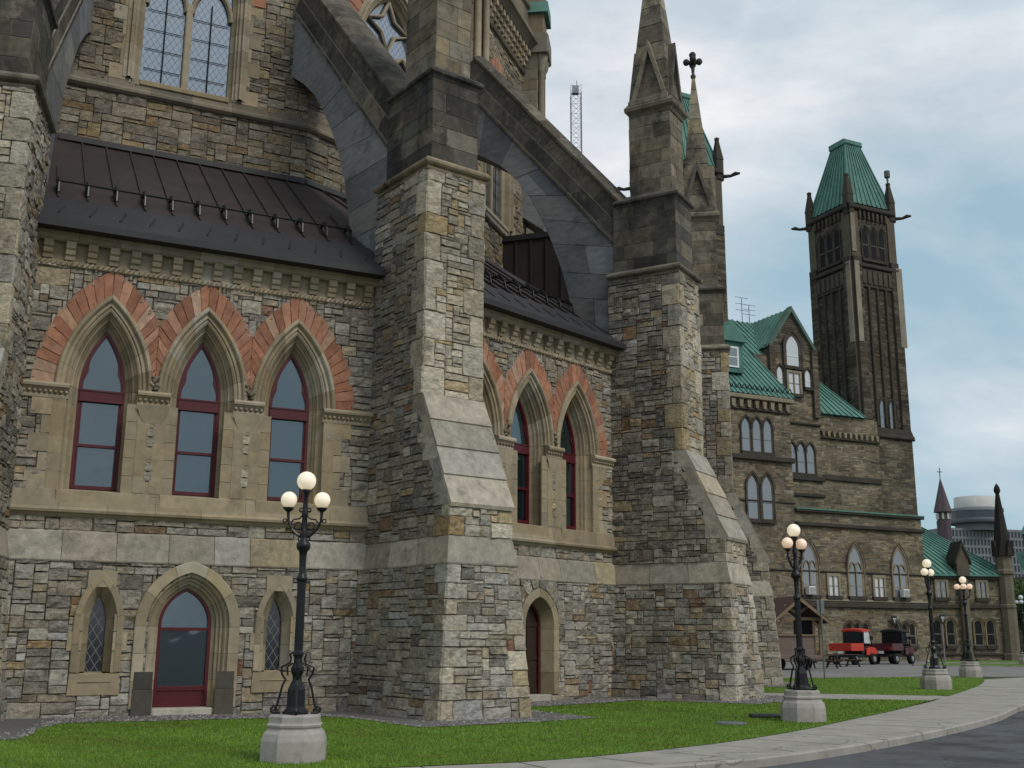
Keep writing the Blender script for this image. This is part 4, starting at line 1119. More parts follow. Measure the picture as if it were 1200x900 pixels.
# =================================================================== LAWNS, GRAVEL, FORECOURT
mb = MB().mat('lawn')
lawn_poly = [(-40, -1.5)] + LAWN_EDGE[1:] + [(12.0, 32.2), (7.3, 33.1), (0, 36), (-40, 40)]
mb.poly([(x, y, .010) for x, y in lawn_poly]); structure(mb.build('lawn'))
lawn2 = [(5, 36.9), (7.97, 36.15), (12.95, 34.9), (13.5, 35.0)] + LAWN2_EDGE[1:] + [(21.3, 52.9), (15.33, 50.7), (11.3, 49.1), (4, 48)]
mb = MB().mat('lawn'); mb.poly([(x, y, .010) for x, y in lawn2]); structure(mb.build('lawn'))
mb = MB().mat('concrete'); mb.poly([(x, y, .006) for x, y in [(3, 37.6), (7.97, 36.3), (13.1, 35.0), (13.6, 34.0), (11.9, 32.0), (7.2, 33.0), (3, 34.5)]]); structure(mb.build('path'))
mb = MB().mat('old_asphalt'); mb.poly([(x, y, .001) for x, y in [(3, 48.0), (11.3, 49.1), (15.33, 50.7), (21.3, 52.9), (24, 53.2), (34, 58.5), (60, 69), (90, 95), (40, 97), (32, 91), (26.7, 86.5), (10, 79), (3, 76)]]); structure(mb.build('forecourt'))
FARLAWN = [[(26.6, 74.5), (41, 68.5), (56, 76), (29.5, 79.2)], [(31, 83.5), (55, 79), (70, 90), (33.5, 90.5)]]
for q in FARLAWN:
    mb = MB().mat('lawn'); mb.poly([(x, y, .05) for x, y in q])
    mb.mat('concrete')
    for i in range(4):
        a = np.array(q[i]); b = np.array(q[(i + 1) % 4]); d = (b - a) / np.linalg.norm(b - a); n = np.array([d[1], -d[0]])
        mb.poly([(*(a), .055), (*(b), .055), (*(b + n * .18), .055), (*(a + n * .18), .055)]); mb.poly([(*(a + n * .18), .055), (*(b + n * .18), .055), (*(b + n * .18), -.01), (*(a + n * .18), -.01)])
    structure(mb.build('lawn'))
# gravel margin following bays and buttresses
gp = []
for k in range(0, 5):
    fr = bay_frame(k, .11)
    for u in np.linspace(-HB + 1.3, HB - 1.3, 9): gp.append(fr.m(u, 0, 1.5 + rng.normal(0, .06)))
    for r, s_ in ((26.6, -1.18), (28.0, -1.18), (28.06, -.6), (28.06, 0), (28.06, .6), (28.0, 1.18), (26.6, 1.18)):
        n_, t_ = axis(k); o_ = 1.05 + rng.normal(0, .06)
        gp.append(bp(k, r + (o_ if r > 27 else 0), s_ + (np.sign(s_) * o_ if abs(s_) > 1 else 0), 0))
gp = [(float(p[0]), float(p[1])) for p in gp]
gin = [(CX + (x - CX) * .5, CY + (y - CY) * .5) for x, y in gp]
mb = MB().mat('gravel')
for i in range(len(gp) - 1):
    mb.poly([(*gp[i], .022), (*gp[i + 1], .022), (*gin[i + 1], .022), (*gin[i], .022)])
structure(mb.build('gravel_margin'))
def inpoly(pts, poly):
    x, y = pts[:, 0], pts[:, 1]; ins = np.zeros(len(pts), bool); n = len(poly)
    for i in range(n):
        x1, y1 = poly[i]; x2, y2 = poly[(i + 1) % n]
        c = ((y1 > y) != (y2 > y)); xi = (x2 - x1) * (y - y1) / ((y2 - y1) if y2 != y1 else 1e-9) + x1; ins ^= c & (x < xi)
    return ins
gpoly = gp + [(CX, CY)]
def rawmesh(name, V, F, C, matname, kind='stuff'):
    me = bpy.data.meshes.new(name); V = np.asarray(V, np.float32); F = np.asarray(F, np.int32); k = F.shape[1]
    me.vertices.add(len(V)); me.vertices.foreach_set('co', V.ravel()); me.loops.add(F.size); me.polygons.add(len(F))
    me.loops.foreach_set('vertex_index', F.ravel()); me.polygons.foreach_set('loop_start', np.arange(0, F.size, k, dtype=np.int32)); me.update(calc_edges=True)
    ca = me.color_attributes.new('col', 'FLOAT_COLOR', 'CORNER'); CCc = np.ones((F.size, 4), np.float32); CCc[:, :3] = np.repeat(C, k, axis=0); ca.data.foreach_set('color', CCc.ravel())
    me.materials.append(MATS[matname]); o = bpy.data.objects.new(name, me)
    if kind: COL.objects.link(o); o['kind'] = kind
    return o
def scatter(n, poly, dens):
    P = np.array(poly); lo, hi = P.min(0), P.max(0); out = []
    while sum(len(o) for o in out) < n:
        q = rng.uniform(lo, hi, (n * 4, 2)); q = q[rng.random(len(q)) < dens(q)]; q = q[inpoly(q, poly)]; out.append(q)
    return np.vstack(out)[:n]
vis = [(-13, 13)] + [p for p in LAWN_EDGE if p[0] > -9] + [(12.0, 32.2), (7.3, 33.1), (2, 33), (-2, 26), (-13, 24)]
q = scatter(170000, vis, lambda q: np.clip((15.5 / np.maximum(q[:, 1], 8)) ** 2, .12, 1)); q = q[~inpoly(q + rng.normal(0, .10, q.shape), gpoly)]
q2 = scatter(14000, lawn2, lambda q: np.ones(len(q)))
q = np.vstack([q, q2]); n = len(q)
patch = np.sin(q[:, 0] * 1.3 + 2 * np.sin(q[:, 1] * .7)) * .35 + np.sin(q[:, 1] * 1.9 + q[:, 0] * .8) * .3 + np.sin(q[:, 0] * 5.1 + 2 * np.sin(q[:, 1] * 3.7)) * .25 + np.sin(q[:, 1] * 7.3 + q[:, 0] * 2.9) * .2
h = rng.uniform(.016, .044, n) * (1 + .25 * patch); a = rng.uniform(0, 2 * pi, n); w = rng.uniform(.004, .008, n) * np.clip(q[:, 1] / 15, 1, 2.2); ln = rng.uniform(0, .03, n); b = rng.uniform(0, 2 * pi, n)
base = np.concatenate([q, np.full((n, 1), .008)], 1)
V = np.empty((n, 3, 3)); V[:, 0] = base + np.stack([np.cos(a) * w, np.sin(a) * w, 0 * a], 1); V[:, 1] = base - np.stack([np.cos(a) * w, np.sin(a) * w, 0 * a], 1); V[:, 2] = base + np.stack([np.cos(b) * ln, np.sin(b) * ln, h], 1)
c = np.array([.135, .235, .032]) * (1 + rng.normal(0, .17, (n, 1)) + .30 * patch[:, None]); c[:, 0] *= 1 + .35 * np.clip(-patch, 0, 1); dry = rng.random(n) < .06 + .16 * np.clip(-patch - .35, 0, 1); c[dry] = np.array([.20, .17, .075]) * rng.uniform(.7, 1.2, (dry.sum(), 1))
rawmesh('grass', V.reshape(-1, 3), np.arange(n * 3).reshape(-1, 3), np.clip(c, .01, 1), 'grass_blades')
# loose gravel stones on the margin
gv = gp[2:-2]
out = []
for i in range(16, 76):
    if i + 1 >= len(gp): break
for _ in range(1):
    ii = rng.integers(0, len(gp) - 1, 9000); t = rng.random(9000); s_ = rng.uniform(.0, .16, 9000)
    A = np.array(gp)[ii]; B = np.array(gp)[ii + 1]; G = A + (B - A) * t[:, None]; cen = np.array([CX, CY]); G = G + (cen - G) * (s_ ** 1.3)[:, None] * .6 + rng.normal(0, .05, G.shape)
n = len(G); r_ = rng.uniform(.012, .034, n); oc = np.array([[1, 0, 0], [0, 1, 0], [-1, 0, 0], [0, -1, 0], [0, 0, .8]], float)
V = np.concatenate([G, np.full((n, 1), .022)], 1)[:, None, :] + oc[None] * r_[:, None, None] * rng.uniform(.7, 1.3, (n, 5, 1))
F = (np.arange(n)[:, None, None] * 5 + np.array([[0, 1, 4], [1, 2, 4], [2, 3, 4], [3, 0, 4]])[None]).reshape(-1, 3)
cc = np.array([.2, .19, .185]) * rng.uniform(.4, 1.7, (n, 1)); rawmesh('gravel', V.reshape(-1, 3), F, np.repeat(cc, 4, axis=0), 'gravel_stones')

# =================================================================== FAR STONE BUILDINGS
PAL_FAR = [((.235, .20, .142), 34), ((.205, .175, .125), 30), ((.165, .143, .107), 20), ((.275, .238, .172), 14), ((.19, .142, .09), 4), ((.125, .11, .086), 8)]
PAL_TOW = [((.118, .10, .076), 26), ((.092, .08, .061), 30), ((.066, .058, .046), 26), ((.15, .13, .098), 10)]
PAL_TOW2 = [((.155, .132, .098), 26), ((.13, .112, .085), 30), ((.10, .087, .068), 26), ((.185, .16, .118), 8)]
DARK = (.062, .055, .046); TRIM = (.26, .222, .16)
TH = R(25.9); TT = np.array([cos(TH), sin(TH), 0]); NN = np.array([sin(TH), -cos(TH), 0]); P0 = np.array([26.79, 88, 0])
def FF(off=0): return Frame(P0 + NN * off, TT, NN)
FAR_DIMS = [((2, 6), 1, 62), ((2, 4), 2, 18), ((1, 3), 1, 15), ((3, 6), 2, 5)]
def far_wall(mb, fr, u0, u1, v0, v1, pal=PAL_FAR, mask=None, cell=.15, row=.115):
    f = Frame(fr.m(u0, v0, 0), fr.U, fr.N)
    rubble(mb, f, u1 - u0, v1 - v0, pal, (lambda u, v: mask(u + u0, v + v0)) if mask else None, cell=cell, row=row, proud=.014, rough=.004, seg=.5, material='far_sandstone', dims=FAR_DIMS, edge=0)
def far_lancet(fr, cx, v0, vs, a, rho, par, d=.26, glass='far_glass', mull=False, name='lancet_window', dark=False):
    mb = MB().mat('far_sandstone'); A = (cx, v0, vs, a, rho)
    pal = [((.30, .25, .175), 2), ((.25, .21, .15), 1)] if not dark else [((.11, .097, .08), 2), ((.085, .077, .065), 1)]
    arch_surround(mb, fr, A, [(d, .0), (d, .16), (d * .75, .18), (d * .6, .10), (.06, .08), (.0, .04), (.0, -.05)], pal, .5, 7, True, 2)
    strip = d + .04
    rings = [arch_path(cx, v0 + .3, vs, a, rho, d + x, 7, False) for x in (.0, .09)]
    mb.grid(np.array([fr.m(np.array([p[0] for p in rr]), np.array([p[1] for p in rr]), np.full(len(rr), .21)) for rr in rings]), DARK)
    mb.box(fr, cx - a - d, cx + a + d, v0 - .28, v0, 0, .24, DARK)
    o = part(mb, name, par)
    g = MB().mat(glass); fill_arch(g, fr, A, .01, .045, n=7); part(g, 'glass', o)
    m = MB().mat('far_sandstone')
    if mull:
        m.box(fr, cx - .05, cx + .05, v0, vs + .3, .03, .13, TRIM)
        for s in (-1, 1):
            pth = arch_path(cx + s * a * .5, v0, vs - .15, a * .46, a * 1.1, 0, 6, False); m.tube([fr.m(x, y, .09) for x, y in pth], .05, 5, TRIM)
        for v in (v0 + (vs - v0) * .36,): m.box(fr, cx - a, cx + a, v - .03, v + .03, .03, .07, (.25, .22, .18))
    else:
        m.mat('white_paint' if glass == 'curtain_or_glare_glass' else 'far_sandstone'); m.box(fr, cx - a, cx + a, v0 + (vs - v0) * .55 - .03, v0 + (vs - v0) * .55 + .03, .03, .075, (.2, .19, .17)); m.box(fr, cx - a, cx + a, v0, v0 + .06, .03, .075, (.2, .19, .17))
    part(m, 'glazing_bars', o)
    return o
def far_square(fr, u0, u1, v0, v1, par, nl=2, glass='curtain_or_glare_glass'):
    mb = MB().mat('far_sandstone')
    for (a, b, c, d_) in ((u0 - .2, u0, v0 - .05, v1 + .22), (u1, u1 + .2, v0 - .05, v1 + .22)): mb.box(fr, a, b, c, d_, 0, .15, TRIM)
    mb.box(fr, u0, u1, v1, v1 + .22, 0, .15, TRIM); mb.box(fr, u0 - .28, u1 + .28, v0 - .28, v0, 0, .22, DARK)
    o = part(mb, 'square_window', par)
    g = MB().mat(glass); g.poly(fr.m(np.array([u0, u1, u1, u0]), np.array([v0, v0, v1, v1]), np.full(4, .045))); part(g, 'glass', o)
    m = MB().mat('far_sandstone')
    for i in range(1, nl): x = u0 + (u1 - u0) * i / nl; m.box(fr, x - .06, x + .06, v0, v1, .03, .12, TRIM)
    m.box(fr, u0, u1, v0 + (v1 - v0) * .5 - .025, v0 + (v1 - v0) * .5 + .025, .03, .08, (.2, .18, .15)); part(m, 'glazing_bars', o)
    return o
def course(mb, fr, u0, u1, v, h=.25, w=.16, col=DARK):
    mb.mat('far_sandstone'); mb.box(fr, u0, u1, v, v + h, -.02, w, col, bev=min(.05, h / 3)); 
def corbels(mb, fr, u0, u1, v, h=.55, pitch=.75, w=.3, col=TRIM):
    n = max(2, int((u1 - u0) / pitch))
    for i in range(n):
        u = u0 + (u1 - u0) * (i + .5) / n; mb.prism(fr, [(u - pitch * .28, v + h), (u - pitch * .16, v), (u + pitch * .16, v), (u + pitch * .28, v + h)], .0, w, jit(col, .1))
def seam_roof(mb, BL, BR, TR, TL, n, hgt=.09, w=.05):
    BL, BR, TR, TL = [np.array(p, float) for p in (BL, BR, TR, TL)]
    mb.poly([BL, BR, TR, TL]); nr = np.cross(BR - BL, TL - BL); nr /= np.linalg.norm(nr)
    if nr[2] < 0: nr = -nr
    ub = (BR - BL) / np.linalg.norm(BR - BL)
    for i in range(n + 1):
        t = i / n; a = BL + (BR - BL) * t; b = TL + (TR - TL) * t
        if np.linalg.norm(b - a) < .3: continue
        mb.grid(np.array([[a - ub * w, a - ub * w + nr * hgt, a + ub * w + nr * hgt, a + ub * w], [b - ub * w, b - ub * w + nr * hgt, b + ub * w + nr * hgt, b + ub * w]]))

wing = thing('stone_wing', 'long brown stone wing with pointed windows, green copper roof and one gabled dormer', 'building', tuple(P0))
f0, fG, fT = FF(0), FF(-4), FF(-7)
mb = MB(); mb.mat('far_sandstone')
mb.box(f0, -16, -5.2, 0, 20.2, -12, -.03, PAL_FAR[1][0]); mb.box(f0, -5.2, 8.1, 0, 11.4, -9, -.03, PAL_FAR[1][0]); mb.box(f0, -5.2, 1.4, 11, 24.5, -12, -4.03, PAL_FAR[1][0]); mb.box(f0, 1.4, 10.9, 11, 21.2, -12, -7.03, PAL_FAR[1][0])
far_wall(mb, f0, -12, -5.2, 0, 20.2); far_wall(mb, f0, -5.2, 8.1, 0, 11.4); far_wall(mb, fG, -5.2, 1.4, 11.4, 25.0); far_wall(mb, fT, 1.4, 10.9, 11.4, 21.2)
course(mb, f0, -12, 8.15, 4.05, .42, .25); course(mb, f0, -12, 8.15, 4.5, .18, .16, TRIM); course(mb, f0, -12, 8.15, 6.72, .14, .14); course(mb, f0, -5.2, 8.2, 10.25, .3, .3); course(mb, f0, -5.2, 8.3, 11.35, .2, .25)
course(mb, f0, -12, -5.1, 15.1, .4, .3); course(mb, f0, -12, -5.1, 11.9, .14, .12); course(mb, f0, -12, -5.1, 19.0, .16, .2); corbels(mb, f0, -12, -5.2, 19.2, .6); course(mb, f0, -12, -5.0, 19.85, .35, .45, TRIM)
course(mb, fG, -5.2, 1.5, 14.55, .4, .25); course(mb, fG, -5.2, 1.5, 13.2, .3, .2); course(mb, fG, -5.2, 1.5, 19.3, .2, .2)
course(mb, fT, 1.4, 10.9, 15.3, .5, .2); course(mb, fT, 1.4, 10.9, 19.0, .2, .25); corbels(mb, fT, 1.4, 10.9, 19.2, .5, .6)
mb.mat('copper_green'); mb.box(f0, -5.2, 8.25, 11.55, 11.66, -9, .3)
mb.mat('far_sandstone'); mb.box(f0, 8.1, 9.0, 9.5, 11.4, -9, -1.5, PAL_FAR[2][0])
part(mb, 'wall', wing)
mb = MB(); mb.mat('far_sandstone')
# gable of the wall dormer
gf = Frame(fG.m(-3.7, 24.9, .02), fG.U, fG.N)
rubble(mb, gf, 4.9, 4.6, PAL_TOW2, lambda u, v: v > .9 and abs(u - 2.45) > 2.5 * (1 - (v - .9) / 3.5), cell=.2, row=.16, proud=.025, rough=.008, seg=.5, material='far_sandstone', dims=FAR_DIMS, edge=0)
mb.mat('far_sandstone'); mb.prism(fG, [(-3.7, 24.5), (1.2, 24.5), (1.2, 25.8), (-1.25, 29.2), (-3.7, 25.8)], -4, -.02, PAL_TOW[1][0])
for s in (-1, 1):
    x0 = -1.25 + s * 2.6
    mb.prism(fG, [(x0, 25.5), (x0, 25.95), (-1.25, 29.65), (-1.25, 29.15)] if s > 0 else [(-1.25, 29.15), (-1.25, 29.65), (x0, 25.95), (x0, 25.5)], -.3, .3, (.10, .15, .125))
    far_wall(mb, Frame(fG.m(0, 0, .3), fG.U, fG.N), -1.25 + s * 2.3 - .3, -1.25 + s * 2.3 + .3, 20, 26.0, PAL_TOW2); mb.mat('far_sandstone'); mb.box(fG, -1.25 + s * 2.3 - .3, -1.25 + s * 2.3 + .3, 20, 26.0, -.5, .29, PAL_TOW[1][0])
gd = part(mb, 'gable', wing)
fGw = FF(-3.92)
far_lancet(fGw, -1.25, 24.3, 25.9, .62, 1.2, wing, .42, 'curtain_or_glare_glass', dark=True)
far_square(fGw, -1.85, -.65, 21.9, 23.7, wing, 2, 'curtain_or_glare_glass')
for u in (-2.75, .25): far_lancet(fGw, u, 22.6, 23.6, .26, .6, wing, .2, 'curtain_or_glare_glass', dark=True)
mb = MB().mat('copper_green')
E0 = f0.m; 
seam_roof(mb, f0.m(-16, 20.25, .45), f0.m(-5.05, 20.25, .45), f0.m(-5.05, 29.4, -9), f0.m(-16, 29.4, -9), 22)
seam_roof(mb, f0.m(-5.05, 25.0, -4.3), f0.m(1.2, 25.0, -4.3), f0.m(1.2, 29.4, -9), f0.m(-5.05, 29.4, -9), 12)
seam_roof(mb, f0.m(-16, 20.25, -18.4), f0.m(-3, 20.25, -18.4), f0.m(-3, 29.4, -9), f0.m(-16, 29.4, -9), 4)
# gable dormer roof
seam_roof(mb, fG.m(-3.95, 25.75, .1), fG.m(-3.95, 25.75, -5.2), fG.m(-1.25, 29.45, -5.2), fG.m(-1.25, 29.45, .1), 9)
seam_roof(mb, fG.m(1.45, 25.75, .1), fG.m(1.45, 25.75, -5.2), fG.m(-1.25, 29.45, -5.2), fG.m(-1.25, 29.45, .1), 9)
# hipped slope beside the tower
seam_roof(mb, fT.m(1.3, 21.25, .35), fT.m(9.3, 21.25, .35), fT.m(3.6, 26.8, -3), fT.m(1.3, 26.8, -3), 11)
mb.poly([fT.m(9.3, 21.25, .35), fT.m(9.3, 21.25, -6), fT.m(3.6, 26.8, -3)])
rf = part(mb, 'roof', wing)
# small roof dormer
mb = MB().mat('far_sandstone'); df = FF(-1.2)
mb.box(df, -10.9, -8.6, 22.3, 24.8, -3, 0, (.09, .2, .165)); mb.mat('white_paint'); mb.box(df, -10.4, -9.1, 22.7, 24.4, 0, .08); mb.mat('copper_green'); mb.prism(df, [(-11.1, 24.8), (-8.4, 24.8), (-9.75, 26.6)], -4, .3)
dm = part(mb, 'roof_dormer', rf) if False else part(mb, 'dormer', wing)
g = MB().mat('far_glass'); g.box(df, -10.25, -9.25, 22.85, 23.5, .08, .1); g.box(df, -10.25, -9.25, 23.6, 24.25, .08, .1); part(g, 'glass', dm)
mb = MB().mat('black_iron')
for i in range(14):
    u = -11.9 + .5 * i; mb.tube([f0.m(u, 20.7, .1), f0.m(u + .25, 21.1, .15), f0.m(u + .5, 20.7, .1)], .05, 4)
part(mb, 'snow_guard', wing)
mb = MB().mat('copper_green'); p = f0.m(-4.4, 29.4, -9); mb.tube([p, p + np.array([0, 0, 2.6])], .12, 6); mb.sphere(p + np.array([0, 0, 2.7]), .2, 6, 4)
mb.mat('steel')
for (u, h) in ((-6.4, 1.2), (-2.4, 2.4), (-1.6, 1.8)):
    p = f0.m(u, 29.3, -9); mb.tube([p, p + np.array([0, 0, h])], .035, 4)
    for z in (.5, .75, 1.0): mb.tube([p + TT * -.7 + np.array([0, 0, h * z]), p + TT * .7 + np.array([0, 0, h * z])], .025, 4)
part(mb, 'roof_aerials', wing)
for u in (-4.05, .6, 5.25): far_lancet(f0, u, 4.95, 7.2, .6, 2.37, wing, .3, 'far_glass', True)
for u in (-1.75, 2.95): far_square(f0, u - .48, u + .48, 4.95, 6.45, wing)
for u0 in (-.45, 4.5):
    for i in range(3):
        far_lancet(f0, u0 + i * .85, 1.2, 2.55, .26, .32, wing, .17, 'dark_void')
for u in (-9.65, -8.6, -7.55): far_lancet(f0, u, 15.75, 17.6, .34, .95, wing, .2, 'far_glass', dark=True)
for u in (-9.25, -7.85): far_lancet(f0, u, 10.55, 12.9, .42, 1.3, wing, .26, 'far_glass', dark=True)
for u in (-1.85, -.85, .15): far_lancet(fG, u, 15.15, 16.9, .36, .9, wing, .18, 'far_glass', dark=True)
far_lancet(f0, -10.2, .4, 2.6, .8, 1.4, wing, .3, 'dark_void')
for u in (8.9,): pass
def air_unit(u, v, label):
    mb = MB().mat('white_paint'); f = FF(.16); mb.box(f, u - .32, u + .32, v, v + .62, 0, .45, bev=.03)
    mb.mat('hotel_concrete')
    for i in range(7): mb.box(f, u - .28, u + .28, v + .06 + i * .075, v + .09 + i * .075, .445, .47)
    o = mb.build('air_conditioner'); tag(o, label, 'air conditioner', 'air conditioners in the wing windows'); return o
air_unit(-4.35, 4.96, 'white air conditioner in the leftmost large pointed window of the stone wing'); air_unit(5.35, 4.96, 'white air conditioner in the rightmost large pointed window of the stone wing')

def stone_tower(fx, fy, label, full=True):
    """square tower with louvres, gargoyles, corner pinnacles and truncated green pyramid roof; (fx,fy) its nearest corner"""
    Lw = 5.7
    root = thing('stone_tower', label, 'tower', (fx, fy, 0), 'dark towers with green roofs')
    C0 = np.array([fx, fy, 0.])
    fa = Frame(C0, TT, NN); fb = Frame(C0 - NN * Lw, -(-NN) * 1.0, -TT)   # right face, left face (u runs towards the near corner)
    mb = MB().mat('far_sandstone')
    cx = C0 + TT * Lw / 2 - NN * Lw / 2; fc = Frame(cx, TT, NN)
    h = Lw / 2
    mb.box(fc, -h + .04, h - .04, 0, 43, -h + .04, h - .04, PAL_TOW[1][0]); mb.box(fc, -h - .15, h + .15, 0, 20, -h - .15, h + .15, PAL_TOW[1][0])
    for fr, e in ((fa, 1), (fb, 1)):
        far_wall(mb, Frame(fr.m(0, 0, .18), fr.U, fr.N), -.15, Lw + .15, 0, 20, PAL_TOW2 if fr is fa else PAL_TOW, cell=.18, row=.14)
        far_wall(mb, fr, 0, Lw, 20.6, 43, PAL_TOW, cell=.18, row=.14)
        mb.mat('far_sandstone'); mb.box(fr, -.35, Lw + .35, 19.9, 20.3, 0, .45, DARK, bev=.1); mb.prism(fr, [(-.3, 20.3), (Lw + .3, 20.3), (Lw, 20.9), (0, 20.9)], -.1, .3, DARK)
        for u0, u1 in ((0, .95), (Lw - .95, Lw)):       # clasping buttresses
            f2 = Frame(fr.m(0, 0, .28), fr.U, fr.N); far_wall(mb, f2, u0, u1, 20.6, 37, PAL_TOW, cell=.2, row=.16); mb.mat('far_sandstone'); mb.box(fr, u0 + .01, u1 - .01, 20.6, 37, 0, .27, PAL_TOW[1][0])
            mb.box(fr, u0, u1, 37, 42.2, 0, .14, PAL_TOW[0][0]); mb.prism(fr, [(u0, 37), (u1, 37), (u1, 37.5), (u0, 37.5)], 0, .3, DARK)
        for u in (Lw * .31, Lw * .5, Lw * .69):           # long ribs with shadowed grooves between
            mb.box(fr, u - .13, u + .13, 21, 34.6, 0, .24, PAL_TOW[2][0], bev=.05)
        mb.box(fr, .95, Lw - .95, 34.6, 36.4, 0, .2, PAL_TOW[2][0]); mb.box(fr, 0, Lw, 36.5, 36.9, 0, .36, DARK, bev=.1)
        for u in np.linspace(1.2, Lw - 1.2, 6): mb.box(fr, u - .2, u + .2, 34.9, 36.2, .19, .3, PAL_TOW[1][0])
        mb.box(fr, -.1, Lw + .1, 42.4, 42.9, 0, .4, DARK, bev=.12); corbels(mb, fr, .9, Lw - .9, 41.5, .8, .5, .3, PAL_TOW[1][0])
    if full: mb.box(fa, -.02, .55, 29, 37, .29, .36, (.27, .24, .18)); mb.box(fb, Lw - .55, Lw + .02, 29, 37, .29, .36, (.27, .24, .18)); mb.box(fa, -.02, .5, 38, 42, .15, .22, (.24, .21, .16)); mb.box(fa, Lw - .45, Lw + .3, 29, 37, .29, .36, (.25, .22, .17))
    part(mb, 'shaft', root)
    for fr in (fa, fb):
        for u in (Lw * .5 - 1.05, Lw * .5, Lw * .5 + 1.05):
            far_lancet(fr, u, 37.5, 40.1, .34, .75, root, .2, 'dark_void', name='louvre_opening', dark=True)
    far_lancet(Frame(fa.m(0, 0, .0), fa.U, fa.N), Lw * .45, 20.9, 22.9, .34, .75, root, .2, 'far_glass', dark=True); far_lancet(fa, Lw * .66, 20.9, 22.9, .34, .75, root, .2, 'far_glass', dark=True)
    mb = MB().mat('copper_green')
    zb, zt, b0, b1 = 43.2, 50.4, h - .05, .95
    cs = [(-1, 1), (1, 1), (1, -1), (-1, -1)]
    for i in range(4):
        a, b = cs[i], cs[(i + 1) % 4]
        q = [fc.m(a[0] * b0, zb, a[1] * b0), fc.m(b[0] * b0, zb, b[1] * b0), fc.m(b[0] * b1, zt, b[1] * b1), fc.m(a[0] * b1, zt, a[1] * b1)]
        seam_roof(mb, *q, 9, .1, .06)
    mb.box(fc, -b1 - .25, b1 + .25, zt - .1, zt + .45, -b1 - .25, b1 + .25, bev=.1)
    mb.lathe(fc.m(0, zt + .4, 0), [(.14, 0), (.06, .5)], 6)
    part(mb, 'roof', root)
    mb0 = None
    for i, (sx, sy) in enumerate(cs):
        mb = MB().mat('far_sandstone'); p = fc.m(sx * (h - .15), 0, sy * (h - .15)); q = Frame(p, TT, NN)
        mb.box(q, -.4, .4, 41.9, 43.9, -.4, .4, PAL_TOW[2][0], bev=.08)
        mb.grid(np.array([[q.m(a * .4, 43.9, b * .4) for a, b in cs], [q.m(a * .12, 45.9, b * .12) for a, b in cs]]), PAL_TOW[2][0], closed_v=True); mb.box(q, -.16, .16, 45.85, 46.1, -.16, .16, PAL_TOW[2][0])
        if i == 1 and full: mb.lathe(q.m(0, 46.1, 0), [(.09, 0), (.12, .6), (.3, .65), (.3, 1.3), (.05, 1.35)], 8, (.13, .15, .14))
        part(mb, 'corner_pinnacle', root)
    for sx, sy in ((-1, 1), (1, 1), (1, -1), (-1, -1)):
        mb = MB().mat('far_sandstone'); d = (TT * sx + NN * sy) / sqrt(2); p = fc.m(sx * h, 42.3, sy * h)
        mb.tube([p - d * .4, p + d * .9 + np.array([0, 0, -.05]), p + d * 1.35 + np.array([0, 0, .12]), p + d * 1.75 + np.array([0, 0, .1])], [.22, .14, .19, .09], 6, (.06, .055, .048)); part(mb, 'gargoyle', root)
    return root
stone_tower(32.55, 100.0, 'tall dark square stone tower with green truncated roof right of the dormer wing')
stone_tower(13.6, 90.0, 'dark stone tower with green roof half hidden behind the library pinnacles', False)

# low wing with the hipped green roof
th2 = R(6); T2 = np.array([cos(th2), sin(th2), 0]); N2 = np.array([sin(th2), -cos(th2), 0]); P1 = np.array([33.42, 93.31, 0])
low = thing('low_wing', 'low stone wing with hipped green copper roof at the right end', 'building', tuple(P1))
fw_ = Frame(P1, T2, N2)
mb = MB(); mb.mat('far_sandstone'); mb.box(fw_, -2, 8.8, 0, 7.0, -10, -.03, PAL_FAR[2][0]); far_wall(mb, fw_, -1, 8.8, 0, 6.9)
course(mb, fw_, -1, 8.9, 4.2, .35, .2); course(mb, fw_, -1, 8.9, 6.6, .35, .25); course(mb, fw_, -1, 8.9, .4, .2, .2)
for u in (.6, 4.55): mb.box(fw_, u - .35, u + .35, 0, 6.6, 0, .45, PAL_FAR[2][0], bev=.08)
part(mb, 'wall', low)
mb = MB().mat('copper_green')
seam_roof(mb, fw_.m(-2, 7, .35), fw_.m(8.95, 7, .35), fw_.m(3.9, 11.4, -5), fw_.m(-2, 11.4, -5), 20)
mb.poly([fw_.m(8.95, 7, .35), fw_.m(8.95, 7, -10.3), fw_.m(3.9, 11.4, -5)]); mb.box(fw_, -2, 9.0, 6.86, 7.02, -10, .4)
part(mb, 'roof', low)
for a, b in ((2.3, 3.1), (5.9, 6.6)): far_square(fw_, a, b, 5.1, 6.4, low, 2, 'far_glass')
for u in (2.05, 3.2, 5.65, 6.7): far_lancet(fw_, u, 1.2, 2.85, .3, .36, low, .18, 'dark_void')
mb = MB().mat('far_sandstone'); mb.prism(fw_, [(4.0, 6.9), (5.1, 6.9), (5.1, 8.0), (4.55, 9.5), (4.0, 8.0)], -1.2, .5, PAL_TOW[0][0])
for s in (-1, 1): mb.prism(fw_, [(4.55 + s * .7, 7.8), (4.55 + s * .7, 8.1), (4.55, 9.8), (4.55, 9.4)], -1.3, .62, DARK)
part(mb, 'dormer_gable', low)
mb = MB().mat('far_sandstone'); p = fw_.m(8.4, 0, .1)
mb.lathe(p, [(.8, 0), (.8, .5), (.66, .6), (.66, 4.2), (.74, 4.3), (.74, 4.5), (.62, 4.6), (.62, 7.0), (.8, 7.1), (.8, 7.35), (.66, 7.5), (.66, 8.6), (.85, 8.7)], 8, PAL_FAR[2][0], rot=.3); mb.lathe(p, [(.82, 8.6), (.74, 9.0), (.16, 13.9), (.22, 14.0), (.28, 14.2), (.2, 14.5), (.02, 14.8)], 8, (.03, .028, .027), rot=.3)
